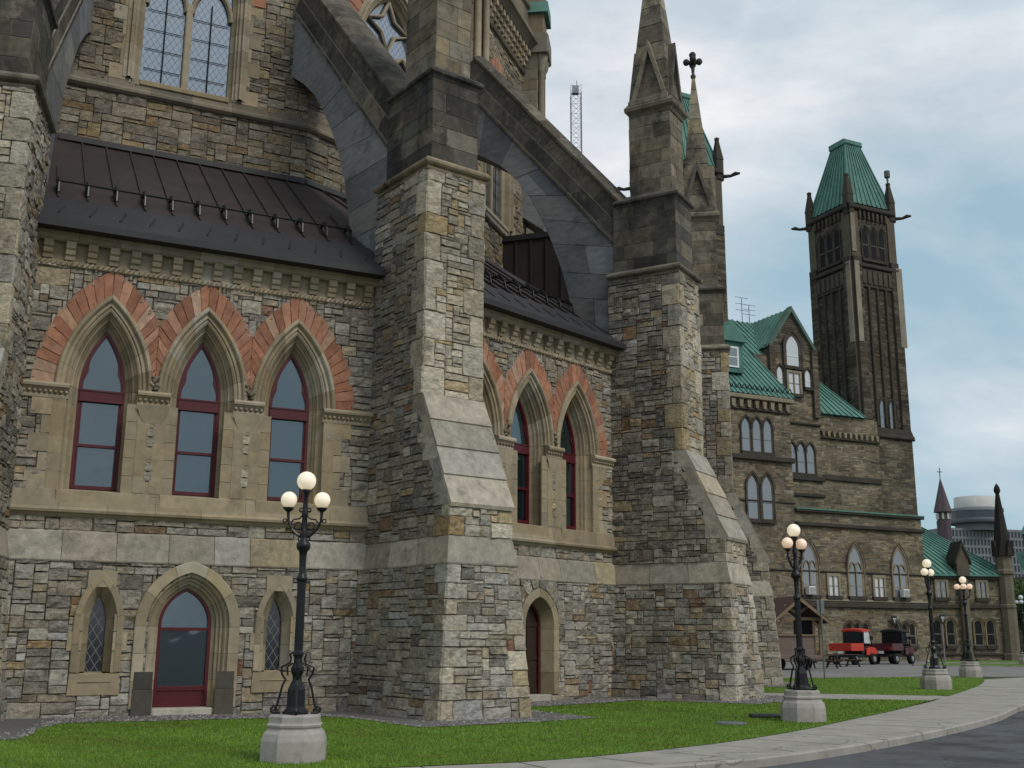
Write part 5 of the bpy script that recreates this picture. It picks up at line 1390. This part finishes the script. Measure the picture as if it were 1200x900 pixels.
for i in range(8):
    a = .3 + pi / 4 * i; q = p + np.array([cos(a) * .76, sin(a) * .76, 0]); mb.prism(Frame(q, (-sin(a), cos(a), 0), (cos(a), sin(a), 0)), [(-.28, 8.6), (.28, 8.6), (0, 9.9)], -.25, .1, (.045, .04, .038))
part(mb, 'corner_turret', low)

# =================================================================== DISTANCE
sp_ = thing('spire_turret', 'slender stone turret with a purple grey conical spire above the low green roof', 'turret', (78.6, 200, 0))
mb = MB().mat('slate_purple'); mb.lathe((78.6, 200, 0), [(1.35, 0), (1.3, 22.6)], 8); part(mb, 'shaft', sp_)
mb = MB().mat('slate_purple'); mb.lathe((78.6, 200, 0), [(1.15, 22.6), (1.15, 24.2), (1.7, 24.2), (.12, 30.2)], 8); part(mb, 'cone_roof', sp_)
mb = MB().mat('pale_render')
for i in range(8): a = pi / 4 * i + .39; mb.box(Frame((78.6 + cos(a) * 1.13, 200 + sin(a) * 1.13, 0), (-sin(a), cos(a), 0), (cos(a), sin(a), 0)), -.2, .2, 22.9, 24.0, 0, .12)
part(mb, 'belfry_louvres', sp_)
mb = MB().mat('black_iron'); mb.tube([(78.6, 200, 30), (78.6, 200, 32.4)], .08, 5); mb.tube([(78.1, 200, 31.6), (79.1, 200, 31.6)], .07, 5); part(mb, 'cross', sp_)

hotel = thing('hotel_tower', 'grey concrete hotel block with round revolving restaurant on top', 'hotel', (185, 400, 0))
hf = Frame((158.6, 404, 0), (cos(R(14)), sin(R(14)), 0), (sin(R(14)), -cos(R(14)), 0))
mb = MB().mat('hotel_concrete'); mb.box(hf, 0, 34, 0, 41.6, -22, -.35)
for i in range(13): mb.box(hf, 0, 34, 41.6 - 3.1 * i - .9, 41.6 - 3.1 * i, -.4, .12)
for i in range(24): mb.box(hf, 34 * i / 23 - .28, 34 * i / 23 + .28, 0, 41.6, -.4, .05)
part(mb, 'wall', hotel)
mb = MB().mat('hotel_window'); mb.poly(hf.m(np.array([0, 34, 34, 0]), np.array([0, 0, 41, 41]), np.full(4, -.2))); part(mb, 'windows', hotel)
mb = MB().mat('hotel_concrete'); c0 = (174, 412, 0); mb.sm = True
mb.lathe(c0, [(7.4, 41), (7.4, 43.6)], 32); mb.lathe(c0, [(9.2, 43.6), (10, 43.8), (10, 45.3)], 32); mb.lathe(c0, [(10, 48.0), (10, 49.2), (9.2, 49.3)], 32); part(mb, 'restaurant_drum', hotel)
mb = MB().mat('hotel_window'); mb.lathe(c0, [(9.8, 45.2), (9.8, 48.1)], 32); part(mb, 'restaurant_windows', hotel)
mb = MB().mat('pale_render'); mb.sm = True; mb.lathe(c0, [(7.2, 49.2), (7.2, 53.6), (6.6, 53.7)], 32); part(mb, 'plant_drum', hotel)

hall = thing('turreted_hall', 'dark turreted stone hall with green roof at the right edge of the photo', 'building', (74, 150, 0))
mb = MB().mat('far_sandstone'); hf2 = Frame((69.4, 150, 0), (1, 0, 0), (0, -1, 0)); far_wall(mb, hf2, 0, 16, 0, 10, PAL_TOW, cell=.4, row=.3); mb.mat('far_sandstone'); mb.box(hf2, 0, 16, 0, 10, -10, -.03, PAL_TOW[1][0])
far_wall(mb, Frame((71.4, 149, 0), (1, 0, 0), (0, -1, 0)), 0, 4.6, 0, 16, PAL_TOW, cell=.4, row=.3); mb.mat('far_sandstone'); mb.box(Frame((71.4, 149, 0), (1, 0, 0), (0, -1, 0)), 0, 4.6, 0, 16, -5, -.03, PAL_TOW[2][0]); part(mb, 'wall', hall)
mb = MB().mat('copper_green'); seam_roof(mb, hf2.m(-.3, 10, .4), hf2.m(16, 10, .4), hf2.m(16, 13.6, -5), hf2.m(1.2, 13.6, -5), 20)
tb = [(71.2, 148.7), (76.2, 148.7), (76.2, 154.3), (71.2, 154.3)]
mb.grid(np.array([[(x, y, 16) for x, y in tb], [(73.7 + (x - 73.7) * .12, 151.5 + (y - 151.5) * .12, 22.5) for x, y in tb]]), closed_v=True); part(mb, 'roof', hall)
for u in (.9, 2.4, 5.5, 8): far_lancet(hf2, u, 3, 5.5, .4, .8, hall, .2, 'dark_void')

mast = thing('lattice_mast', 'thin grey steel lattice mast in the sky behind the library', 'mast', (6.8, 110, 0))
mb = MB().mat('steel'); Hm = 59.6; hw = .56
for sx in (-1, 1):
    for sy in (-1, 1): mb.tube([(6.8 + sx * hw, 110 + sy * hw, 0), (6.8 + sx * hw, 110 + sy * hw, Hm)], .05, 4)
z = 34.0
while z < Hm - .1:
    z1 = z + 1.15
    for (a, b) in (((-1, -1), (1, -1)), ((1, -1), (1, 1)), ((1, 1), (-1, 1)), ((-1, 1), (-1, -1))):
        A = (6.8 + a[0] * hw, 110 + a[1] * hw); B = (6.8 + b[0] * hw, 110 + b[1] * hw)
        mb.tube([(*A, z), (*B, z1)], .022, 3, caps=False); mb.tube([(*A, z1), (*B, z)], .022, 3, caps=False); mb.tube([(*A, z), (*B, z)], .022, 3, caps=False)
    z = z1
part(mb, 'lattice', mast)
mb = MB().mat('steel'); mb.box(Frame((6.8, 110, 0), (1, 0, 0), (0, -1, 0)), -.4, .3, Hm, Hm + .9, -.3, .3); mb.tube([(6.9, 110, Hm), (6.9, 110, Hm + 1.6)], .04, 4); mb.tube([(6.2, 110, Hm + .02), (7.4, 110, Hm + .02)], .06, 4); part(mb, 'head_frame', mast)

def tree(x, y, H, Rr, label, seed):
    r = np.random.default_rng(seed)
    root = thing('leafy_tree', label, 'tree', (x, y, 0), 'trees at the right edge')
    mb = MB().mat('bark'); B = np.array([x, y, 0.])
    top = B + np.array([r.normal(0, .2), r.normal(0, .2), H * .55]); mb.tube([B, B + (top - B) * .5 + np.array([.1, 0, 0]), top], [.3, .22, .13], 8)
    ends = []
    for i in range(9):
        a = r.uniform(0, 2 * pi); q = B + (top - B) * r.uniform(.5, 1); e = q + np.array([cos(a) * Rr * .6, sin(a) * Rr * .6, r.uniform(.1, .35) * H]); mb.tube([q, (q + e) / 2 + np.array([0, 0, .2]), e], [.1, .06, .03], 5); ends.append(e)
    part(mb, 'trunk', root)
    cl = np.vstack([ends, [[x + r.normal(0, Rr * .5), y + r.normal(0, Rr * .5), H * r.uniform(.35, .9)] for _ in range(22)]])
    n = 7000; ci = r.integers(0, len(cl), n); P = cl[ci] + r.normal(0, 1, (n, 3)) * np.array([.5, .5, .38]) * Rr * .36
    D1 = r.normal(0, 1, (n, 3)); D1 /= np.linalg.norm(D1, axis=1)[:, None]; D2 = r.normal(0, 1, (n, 3)); D2 /= np.linalg.norm(D2, axis=1)[:, None]; s_ = r.uniform(.08, .17, (n, 1))
    V = np.stack([P - D1 * s_, P + D2 * s_ * .7, P + D1 * s_, P - D2 * s_ * .7], 1).reshape(-1, 3) - B
    c = np.array([.045, .085, .022]) * r.uniform(.55, 1.5, (len(cl), 1))[ci] * r.uniform(.75, 1.3, (n, 1))
    o = rawmesh('crown', V, np.arange(n * 4).reshape(-1, 4), c, 'leaves', None); COL.objects.link(o); o.parent = root
tree(50.2, 106, 7.6, 2.9, 'tall leafy green tree beyond the corner turret of the low wing', 3)
tree(54.5, 112, 6.4, 3.2, 'rounder bushy tree standing just behind the tall leafy tree', 4)

# white trailer at the right edge
tr = thing('white_trailer', 'white box trailer parked under the trees at the right edge', 'trailer', (47.7, 102, 0))
tf = Frame((47.2, 101, 0), (1, 0, 0), (0, -1, 0))
mb = MB().mat('white_paint'); mb.box(tf, 0, 5.2, .6, 2.9, -2.2, 0, bev=.06); part(mb, 'body', tr)
mb = MB().mat('hotel_concrete'); mb.box(tf, 1.0, 1.9, .75, 2.6, -.01, .04, bev=.01); part(mb, 'door', tr)
for u in (2.2, 3.1): mb = MB().mat('rubber'); a = tf.m(u, .35, -.02); mb.tube([a, a + np.array([0, .22, 0])], .35, 14); part(mb, 'wheel', tr)
mb = MB().mat('steel'); mb.tube([tf.m(0, .65, -1.1), tf.m(-1.1, .5, -1.1)], .06, 6); mb.tube([tf.m(-.9, .5, -1.1), tf.m(-.9, 0, -1.1)], .04, 6); part(mb, 'tow_bar', tr)

# =================================================================== STREET LAMPS
def lamp(label, lower_arms, glass):
    root = thing('street_lamp', label, 'street lamp', (0, 0, 0), 'globe lamps along the kerb')
    mb = MB().mat('pedestal_stone')
    mb.lathe((0, 0, 0), [(.50, -.05), (.50, .30), (.47, .40), (.42, .455), (.405, .465), (.405, .475), (.425, .50), (.43, .525), (.40, .545), (.395, .56), (.395, .64), (.37, .665)], 8, rot=pi / 8); part(mb, 'pedestal', root, None, True)
    mb = MB().mat('black_iron'); mb.sm = False
    mb.lathe((0, 0, 0), [(.20, .66), (.20, .70), (.165, .73), (.14, .77), (.135, 1.02), (.115, 1.06), (.075, 1.15), (.068, 1.18), (.075, 1.22), (.10, 1.28), (.10, 1.33), (.065, 1.40), (.065, 1.48), (.085, 1.52), (.085, 1.55), (.058, 1.6)], 8, rot=pi / 8)
    part(mb, 'base', root, None, True)
    for i in range(4):       # scroll legs
        mb = MB().mat('black_iron'); a = i * pi / 2 + .12; d = np.array([cos(a), sin(a), 0]); z = lambda r, h: d * r + np.array([0, 0, h])
        mb.tube([z(.07, 1.56), z(.12, 1.53), z(.10, 1.46), z(.12, 1.40), z(.24, 1.34), z(.225, 1.24), z(.17, 1.16), z(.21, 1.08), z(.275, .80), z(.30, .72)], .019, 6)
        mb.tube([z(.07, 1.40), z(.155, 1.34), z(.14, 1.22)], .014, 5)
        mb.tube([z(.32 + .062 * (1 - k * .07) * cos(q), .735 + .062 * (1 - k * .07) * sin(q)) for k, q in enumerate(np.linspace(pi, 4.1 * pi, 14))], .017, 5)
        mb.tube([z(.22, .68), z(.34, .675)], .02, 5)
        part(mb, 'scroll_leg', root, None, True)
    mb = MB().mat('black_iron'); n = 16
    prof = [(.062, 1.55), (.057, 2.6)]
    t = np.arange(n * 2) * pi / n; P = [[((r + (.006 if i % 2 else 0)) * cos(a), (r + (.006 if i % 2 else 0)) * sin(a), h) for i, a in enumerate(t)] for r, h in prof]; mb.grid(np.array(P), closed_v=True)
    mb.sm = True
    mb.lathe((0, 0, 0), [(.06, 2.6), (.085, 2.63), (.085, 2.66), (.06, 2.70), (.05, 2.74), (.055, 3.0), (.065, 3.06), (.10, 3.10), (.11, 3.15), (.10, 3.19), (.06, 3.23), (.05, 3.28), (.065, 3.33), (.045, 3.38), (.04, 3.6), (.055, 3.64), (.04, 3.68), (.036, 3.9), (.06, 3.95), (.08, 3.985), (.085, 4.01), (.05, 4.02)], 14)
    part(mb, 'post', root, None, True)
    for i in range(lower_arms):
        a = 2 * pi * i / lower_arms; d = np.array([cos(a), sin(a), 0]); z = lambda r, h: d * r + np.array([0, 0, h])
        mb = MB().mat('black_iron'); mb.tube([z(.03, 3.28), z(.10, 3.31), z(.19, 3.40), z(.245, 3.52), z(.255, 3.62), z(.255, 3.70)], [.024, .024, .022, .022, .024, .03], 6)
        mb.tube([z(.03, 3.62), z(.09, 3.56), z(.17, 3.55), z(.22, 3.48)], .013, 5)
        mb.tube([z(.10 + .055 * cos(q), 3.45 + .055 * sin(q)) for q in np.linspace(0, 2 * pi, 11)], .012, 5, caps=False)
        mb.tube([z(.055 + .04 * (1 - k * .06) * cos(q), 3.70 + .04 * (1 - k * .06) * sin(q)) for k, q in enumerate(np.linspace(-.5 * pi, 1.8 * pi, 10))], .011, 5)
        mb.tube([z(.30 + .03 * cos(q), 3.53 + .03 * sin(q)) for q in np.linspace(0, 2 * pi, 8)], .010, 4, caps=False); mb.tube([z(.06 + .03 * cos(q), 3.25 + .03 * sin(q)) for q in np.linspace(0, 2 * pi, 8)], .010, 4, caps=False)
        mb.lathe(tuple(z(.255, 0)), [(.02, 3.66), (.06, 3.69), (.085, 3.72), (.085, 3.735), (.04, 3.74)], 10); part(mb, 'arm', root, None, True)
        g = MB().mat(glass); g.sm = True; g.sphere(z(.255, 3.855), .125, 20, 14); part(g, 'globe', root, None, True)
    g = MB().mat('lamp_glass' if glass != 'lamp_glass_off' else glass); g.sm = True; g.sphere((0, 0, 4.15), .148, 24, 16); part(g, 'globe', root, None, True)
    return root
def place(o, x, y, rz, sc): o.location = (x, y, 0); o.rotation_euler = (0, 0, rz); o.scale = (sc, sc, sc)
place(lamp('nearest black lamp with three glowing globes on the lawn before the red windows', 2, 'lamp_glass'), -3.0, 16.0, R(5), .94)
place(lamp('black lamp with peach globes on the lawn beside the second buttress', 2, 'lamp_glass_peach'), 6.15, 24.0, R(39), .96)
place(lamp('black lamp with two overlapping lower globes where the path meets the sidewalk', 2, 'lamp_glass'), 14.8, 39.5, R(48), 1.04)
place(lamp('black lamp with four lower globes before the low green roofed wing', 4, 'lamp_glass_peach'), 21.1, 52.0, R(-20), 1.06)
place(lamp('farthest lamp with unlit white globes beside the corner turret', 4, 'lamp_glass_off'), 35.6, 78.0, R(-25), 1.10)

# =================================================================== KIOSK, TABLES, VEHICLES, SIGNS
kx, ky, ka = 15.75, 61.5, R(6)
KU = np.array([cos(ka), sin(ka), 0]); KN = np.array([sin(ka), -cos(ka), 0]); kf = Frame((kx, ky, 0), KU, KN)
kiosk = thing('timber_kiosk', 'brown gabled timber kiosk with open sides parked by the stone wing', 'kiosk', (kx, ky, 0))
kw, kd = 1.3, 3.4
mb = MB().mat('kiosk_paint'); mb.box(kf, -kw, kw - .35, .78, 1.82, -kd, 0, bev=.02); mb.box(kf, -kw, kw, .6, .8, -kd, .02, bev=.02); part(mb, 'counter_wall', kiosk)
mb = MB().mat('timber'); mb.box(kf, -kw - .03, kw - .33, 1.82, 1.90, -.2, .08)
for u in (-kw + .07, -.05, kw - .42, kw - .07): mb.box(kf, u - .07, u + .07, .8, 2.75, -.14, 0, bev=.01)
for u in (-kw + .07, kw - .07): mb.box(kf, u - .07, u + .07, .8, 2.75, -kd, -kd + .14, bev=.01)
mb.box(kf, -kw - .15, kw + .15, 2.66, 2.82, -.15, .02, bev=.01); mb.box(kf, -.07, .07, 2.8, 3.7, -.12, 0)
for s in (-1, 1): mb.prism(kf, [(s * .05, 2.95), (s * .75, 3.42), (s * .66, 3.52), (s * .05, 3.12)], -.1, 0); mb.prism(kf, [(s * (kw - .12), 2.2), (s * (kw - .55), 2.68), (s * (kw - .42), 2.68), (s * (kw - .1), 2.34)], -.1, 0)
part(mb, 'timber_frame', kiosk)
mb = MB().mat('brown_shingle')
for s in (-1, 1): mb.prism(kf, [(0, 3.98), (s * 1.68, 2.62), (s * 1.68, 2.5), (0, 3.84)], -kd - .4, .45)
mb.mat('timber')
for s in (-1, 1): mb.prism(kf, [(0, 3.90), (s * 1.67, 2.56), (s * 1.67, 2.40), (0, 3.68)], .45, .50)
part(mb, 'roof', kiosk)
mb = MB().mat('dark_void'); mb.box(kf, kw - .34, kw - .3, .8, 2.7, -kd, -.15); part(mb, 'inner_panel', kiosk)
mb = MB().mat('pale_render'); mb.box(kf, -kw - .02, -kw + .02, 1.9, 2.5, -1.0, -.3); part(mb, 'notice_board', kiosk)
for s in (-1, 1): mb = MB().mat('rubber'); a = kf.m(s * .75 - .2, .34, -.75); mb.tube([a, a + KN * .2], .34, 14); part(mb, 'wheel', kiosk)
def table(x, y, rz, label):
    root = thing('picnic_table', label, 'picnic table', (x, y, 0), 'picnic tables beside the kiosk', rz)
    f = Frame((0, 0, 0), (1, 0, 0), (0, -1, 0))
    mb = MB().mat('wood_slat')
    for i in range(5): mb.box(f, -.95, .95, .71, .75, -.38 + i * .155, -.24 + i * .155, bev=.008)
    part(mb, 'tabletop', root, None, True)
    for s in (-1, 1):
        mb = MB().mat('wood_slat')
        for i in range(2): mb.box(f, -.95, .95, .41, .45, s * .68 - .13 + i * .14, s * .68 + i * .14, bev=.008)
        part(mb, 'bench', root, None, True)
    for s in (-1, 1):
        mb = MB().mat('wood_slat'); g = Frame((s * .7, 0, 0), (0, 1, 0), (1, 0, 0))
        mb.prism(g, [(-.72, 0), (-.60, 0), (-.14, .71), (-.26, .71)], -.03, .03); mb.prism(g, [(.60, 0), (.72, 0), (.26, .71), (.14, .71)], -.031, .029); mb.box(g, -.8, .8, .32, .41, .03, .06)
        part(mb, 'leg_frame', root, None, True)
    return root
table(18.1, 66.0, R(12), 'dark wooden picnic table nearer the brown kiosk'); table(20.6, 70.0, R(20), 'dark wooden picnic table next to the red utility truck')

def utv(x, y, rz, body, label, screen):
    """open bed utility vehicle; +x is forward"""
    root = thing('utility_vehicle', label, 'utility vehicle', (x, y, 0), 'utility trucks by the stone wing', rz)
    root.scale = (1.12, 1.12, 1.15)
    f = Frame((0, 0, 0), (1, 0, 0), (0, -1, 0)); P = lambda m, n: part(m, n, root, None, True)
    mb = MB().mat('black_plastic'); mb.box(f, -1.35, 1.3, .42, .62, -.55, .55, bev=.03); mb.box(f, -.1, .55, .6, .95, -.62, .62, bev=.05); mb.box(f, 1.3, 1.45, .45, .7, -.6, .6, bev=.03); P(mb, 'chassis')
    mb = MB().mat(body)
    mb.box(f, -1.45, -.12, .78, .86, -.72, .72, bev=.01)
    for w0, w1 in ((-.74, -.68), (.68, .74)): mb.box(f, -1.45, -.12, .80, 1.20, w0, w1, bev=.012)
    mb.box(f, -1.49, -1.43, .80, 1.20, -.74, .74, bev=.012); mb.box(f, -.16, -.10, .80, 1.22, -.74, .74, bev=.012)
    for w in (-.745, .745): mb.box(f, -1.42, -.2, .97, 1.01, w - .012, w + .012)
    cb_ = P(mb, 'cargo_box')
    mb = MB().mat(body)
    sec = [(.62, .62, .66, 1.02), (.95, .68, .64, 1.02), (1.3, .70, .60, .97), (1.5, .66, .62, .88), (1.56, .58, .66, .80)]
    rings = [[(x_, -w, z0), (x_, w, z0), (x_, w, z1 - .06), (x_, w - .1, z1), (x_, -w + .1, z1), (x_, -w, z1 - .06)] for x_, w, z0, z1 in sec]
    mb.grid(np.array(rings), closed_v=True); mb.poly(rings[-1]); mb.poly(rings[0][::-1])
    for w in (-1, 1): mb.box(f, .2, .62, .55, .95, w * .70 - .03, w * .70 + .03, bev=.02)
    P(mb, 'hood')
    for w in (-.48, .48): mb = MB().mat('lamp_glass_off'); mb.sm = True; mb.sphere((1.53, w, .80), .085, 10, 6); P(mb, 'headlight')
    for w in (-.62, .62): mb = MB().mat('orange_red_paint'); mb.box(f, -1.52, -1.485, .86, .98, w - .07, w + .07, bev=.008); P(mb, 'tail_light')
    mb = MB().mat('black_plastic')
    for w in (-.66, .66):
        mb.tube([(-.05, w, .8), (-.02, w * .97, 1.95), (.62, w * .95, 1.98), (1.0, w, 1.0)], .035, 7)
        mb.tube([(.0, w, 1.2), (.75, w, 1.15)], .022, 6)
    for x_ in (-.02, .6): mb.tube([(x_, -.64, 1.96), (x_, .64, 1.96)], .03, 6)
    P(mb, 'roll_cage')
    mb = MB().mat('orange_red_paint' if body == 'orange_red_paint' else 'black_plastic')
    rows = [[(x_, w, 1.99 + .08 * (1 - (w / .72) ** 2) - (.06 if x_ in (-.14, .74) else 0)) for w in np.linspace(-.72, .72, 7)] for x_ in (-.14, -.04, .62, .74)]
    mb.grid(np.array(rows)); mb.grid(np.array(rows) - np.array([0, 0, .11]))
    for e in (0, -1): mb.grid(np.array([rows[e], [(a, b, c - .11) for a, b, c in rows[e]]]))
    for e in (0, -1): q_ = [r_[e] for r_ in rows]; mb.grid(np.array([q_, [(a, b, c - .11) for a, b, c in q_]]))
    P(mb, 'roof')
    mb = MB().mat('dark_void' if screen else 'window_glass'); mb.box(f, -.10, -.08, 1.2, 1.93, -.6, .6); P(mb, 'rear_screen')
    mb = MB().mat('window_glass'); mb.poly([(.66, -.6, 1.93), (.66, .6, 1.93), (1.0, .62, 1.06), (1.0, -.62, 1.06)]); P(mb, 'windscreen')
    if screen:
        for w in (-.655, .655): mb = MB().mat('dark_void'); mb.poly([(-.02, w, 1.2), (.55, w, 1.2), (.55, w, 1.9), (-.02, w, 1.9)]); P(mb, 'side_curtain')
    for w in (-.66, .66): mb = MB().mat('window_glass' if screen else 'curtain_or_glare_glass'); mb.poly([(.10, w, 1.22), (.82, w, 1.2), (.66, w, 1.88), (.10, w, 1.88)]) if not screen else mb.poly([(.57, w, 1.2), (.86, w, 1.2), (.68, w, 1.88), (.57, w, 1.88)]); P(mb, 'side_window')  # red truck: pale colour paints a reflection on the side windows, no curtains there
    mb = MB().mat('white_paint'); mb.box(f, -1.51, -1.49, .62, .76, -.16, .16); P(mb, 'plate')
    for w in (-.78, .78): mb = MB().mat('black_plastic'); mb.box(f, .72, .78, 1.42, 1.62, w - .08, w + .08, bev=.015); P(mb, 'mirror')
    mb = MB().mat('black_plastic'); mb.box(f, .0, .42, .92, 1.05, -.55, .55, bev=.04); mb.box(f, -.06, .06, 1.0, 1.5, -.55, .55, bev=.04); P(mb, 'seat')
    mb = MB().mat('black_plastic'); t = np.linspace(0, 2 * pi, 13); mb.tube([(.68 - .06 * sin(q), .3 + .17 * cos(q), 1.18 + .15 * sin(q)) for q in t], .018, 5, caps=False); mb.tube([(.68, .3, 1.18), (.9, .3, 1.0)], .02, 5); P(mb, 'steering_wheel')
    for xx in (-.98, 1.02):
        for w in (-.62, .62):
            mb = MB().mat('rubber'); mb.sm = True; a = np.array([xx, w, .32]); d = np.array([0, .13, 0])
            mb.tube([a - d, a - d * .8, a + d * .8, a + d], [.25, .315, .315, .25], 18); wh = P(mb, 'wheel')
            r = MB().mat('wheel_grey'); s = 1 if w > 0 else -1; r.tube([a + d * s * .9, a + d * s * 1.12], [.17, .14], 14); part(r, 'rim', wh, None, True)
    return root
utv(23.0, 75.6, R(42), 'orange_red_paint', 'bright red utility truck with flat cargo bed and red roof', False)
utv(26.5, 78.2, R(44), 'dark_red_paint', 'dark maroon utility truck with black cab parked right of the red one', True)

sg = thing('sign_post', 'grey metal sign seen from behind on a pole at the lawn edge', 'sign', (13.35, 48.2, 0))
mb = MB().mat('sign_grey'); mb.tube([(13.35, 48.2, -.02), (13.35, 48.2, 3.3)], .035, 8); part(mb, 'pole', sg)
mb = MB().mat('sign_grey'); mb.box(Frame((13.35, 48.24, 0), (cos(R(25)), sin(R(25)), 0), (sin(R(25)), -cos(R(25)), 0)), -.2, .2, 2.72, 3.3, -.02, .012, bev=.005); part(mb, 'panel', sg)
def wall_sign(p, label, w=.27):
    mb = MB().mat('black_plastic'); f = Frame(p, TT, NN); mb.box(f, -w, w, -.34, .34, .0, .08, bev=.02); mb.mat('pale_render'); mb.box(f, -.035, .035, -.2, .10, .08, .09); mb.box(f, -.16, .16, .10, .16, .08, .09); mb.box(f, -.16, -.11, -.02, .10, .08, .09); mb.box(f, .11, .16, -.02, .10, .08, .09)
    return mb
s2 = thing('information_sign', 'small black square sign with a white symbol on a thin post by the low wing', 'sign', (31.9, 83.0, 0))
part(wall_sign((31.9, 83.0, 3.15), ''), 'panel', s2); mb = MB().mat('steel'); mb.tube([(31.9, 83.06, 0), (31.9, 83.06, 3.2)], .045, 6); part(mb, 'pole', s2)
s3 = wall_sign(tuple(FF(.3).m(4.05, 3.15, 0)), ''); o = s3.build('wall_sign'); tag(o, 'small black sign with a white symbol on the stone wing behind the maroon truck', 'sign')
mb = MB().mat('dark_metal_flashing'); mb.box(WORLD, 5.25, 5.9, 24.75, 25.2, .01, .08, bev=.02); mb.mat('black_plastic'); mb.box(WORLD, 5.3, 5.85, 24.8, 25.15, .08, .085); tag(mb.build('floodlight_box'), 'flat dark metal floodlight box lying in the grass beside the second lamp pedestal', 'floodlight')
mb = MB().mat('sign_grey'); mb.lathe((4.45, 23.05, 0), [(.33, .0), (.33, .035), (.30, .045), (.02, .05)], 16); tag(mb.build('utility_cover'), 'round greenish utility cover lying flat in the lawn', 'utility cover')
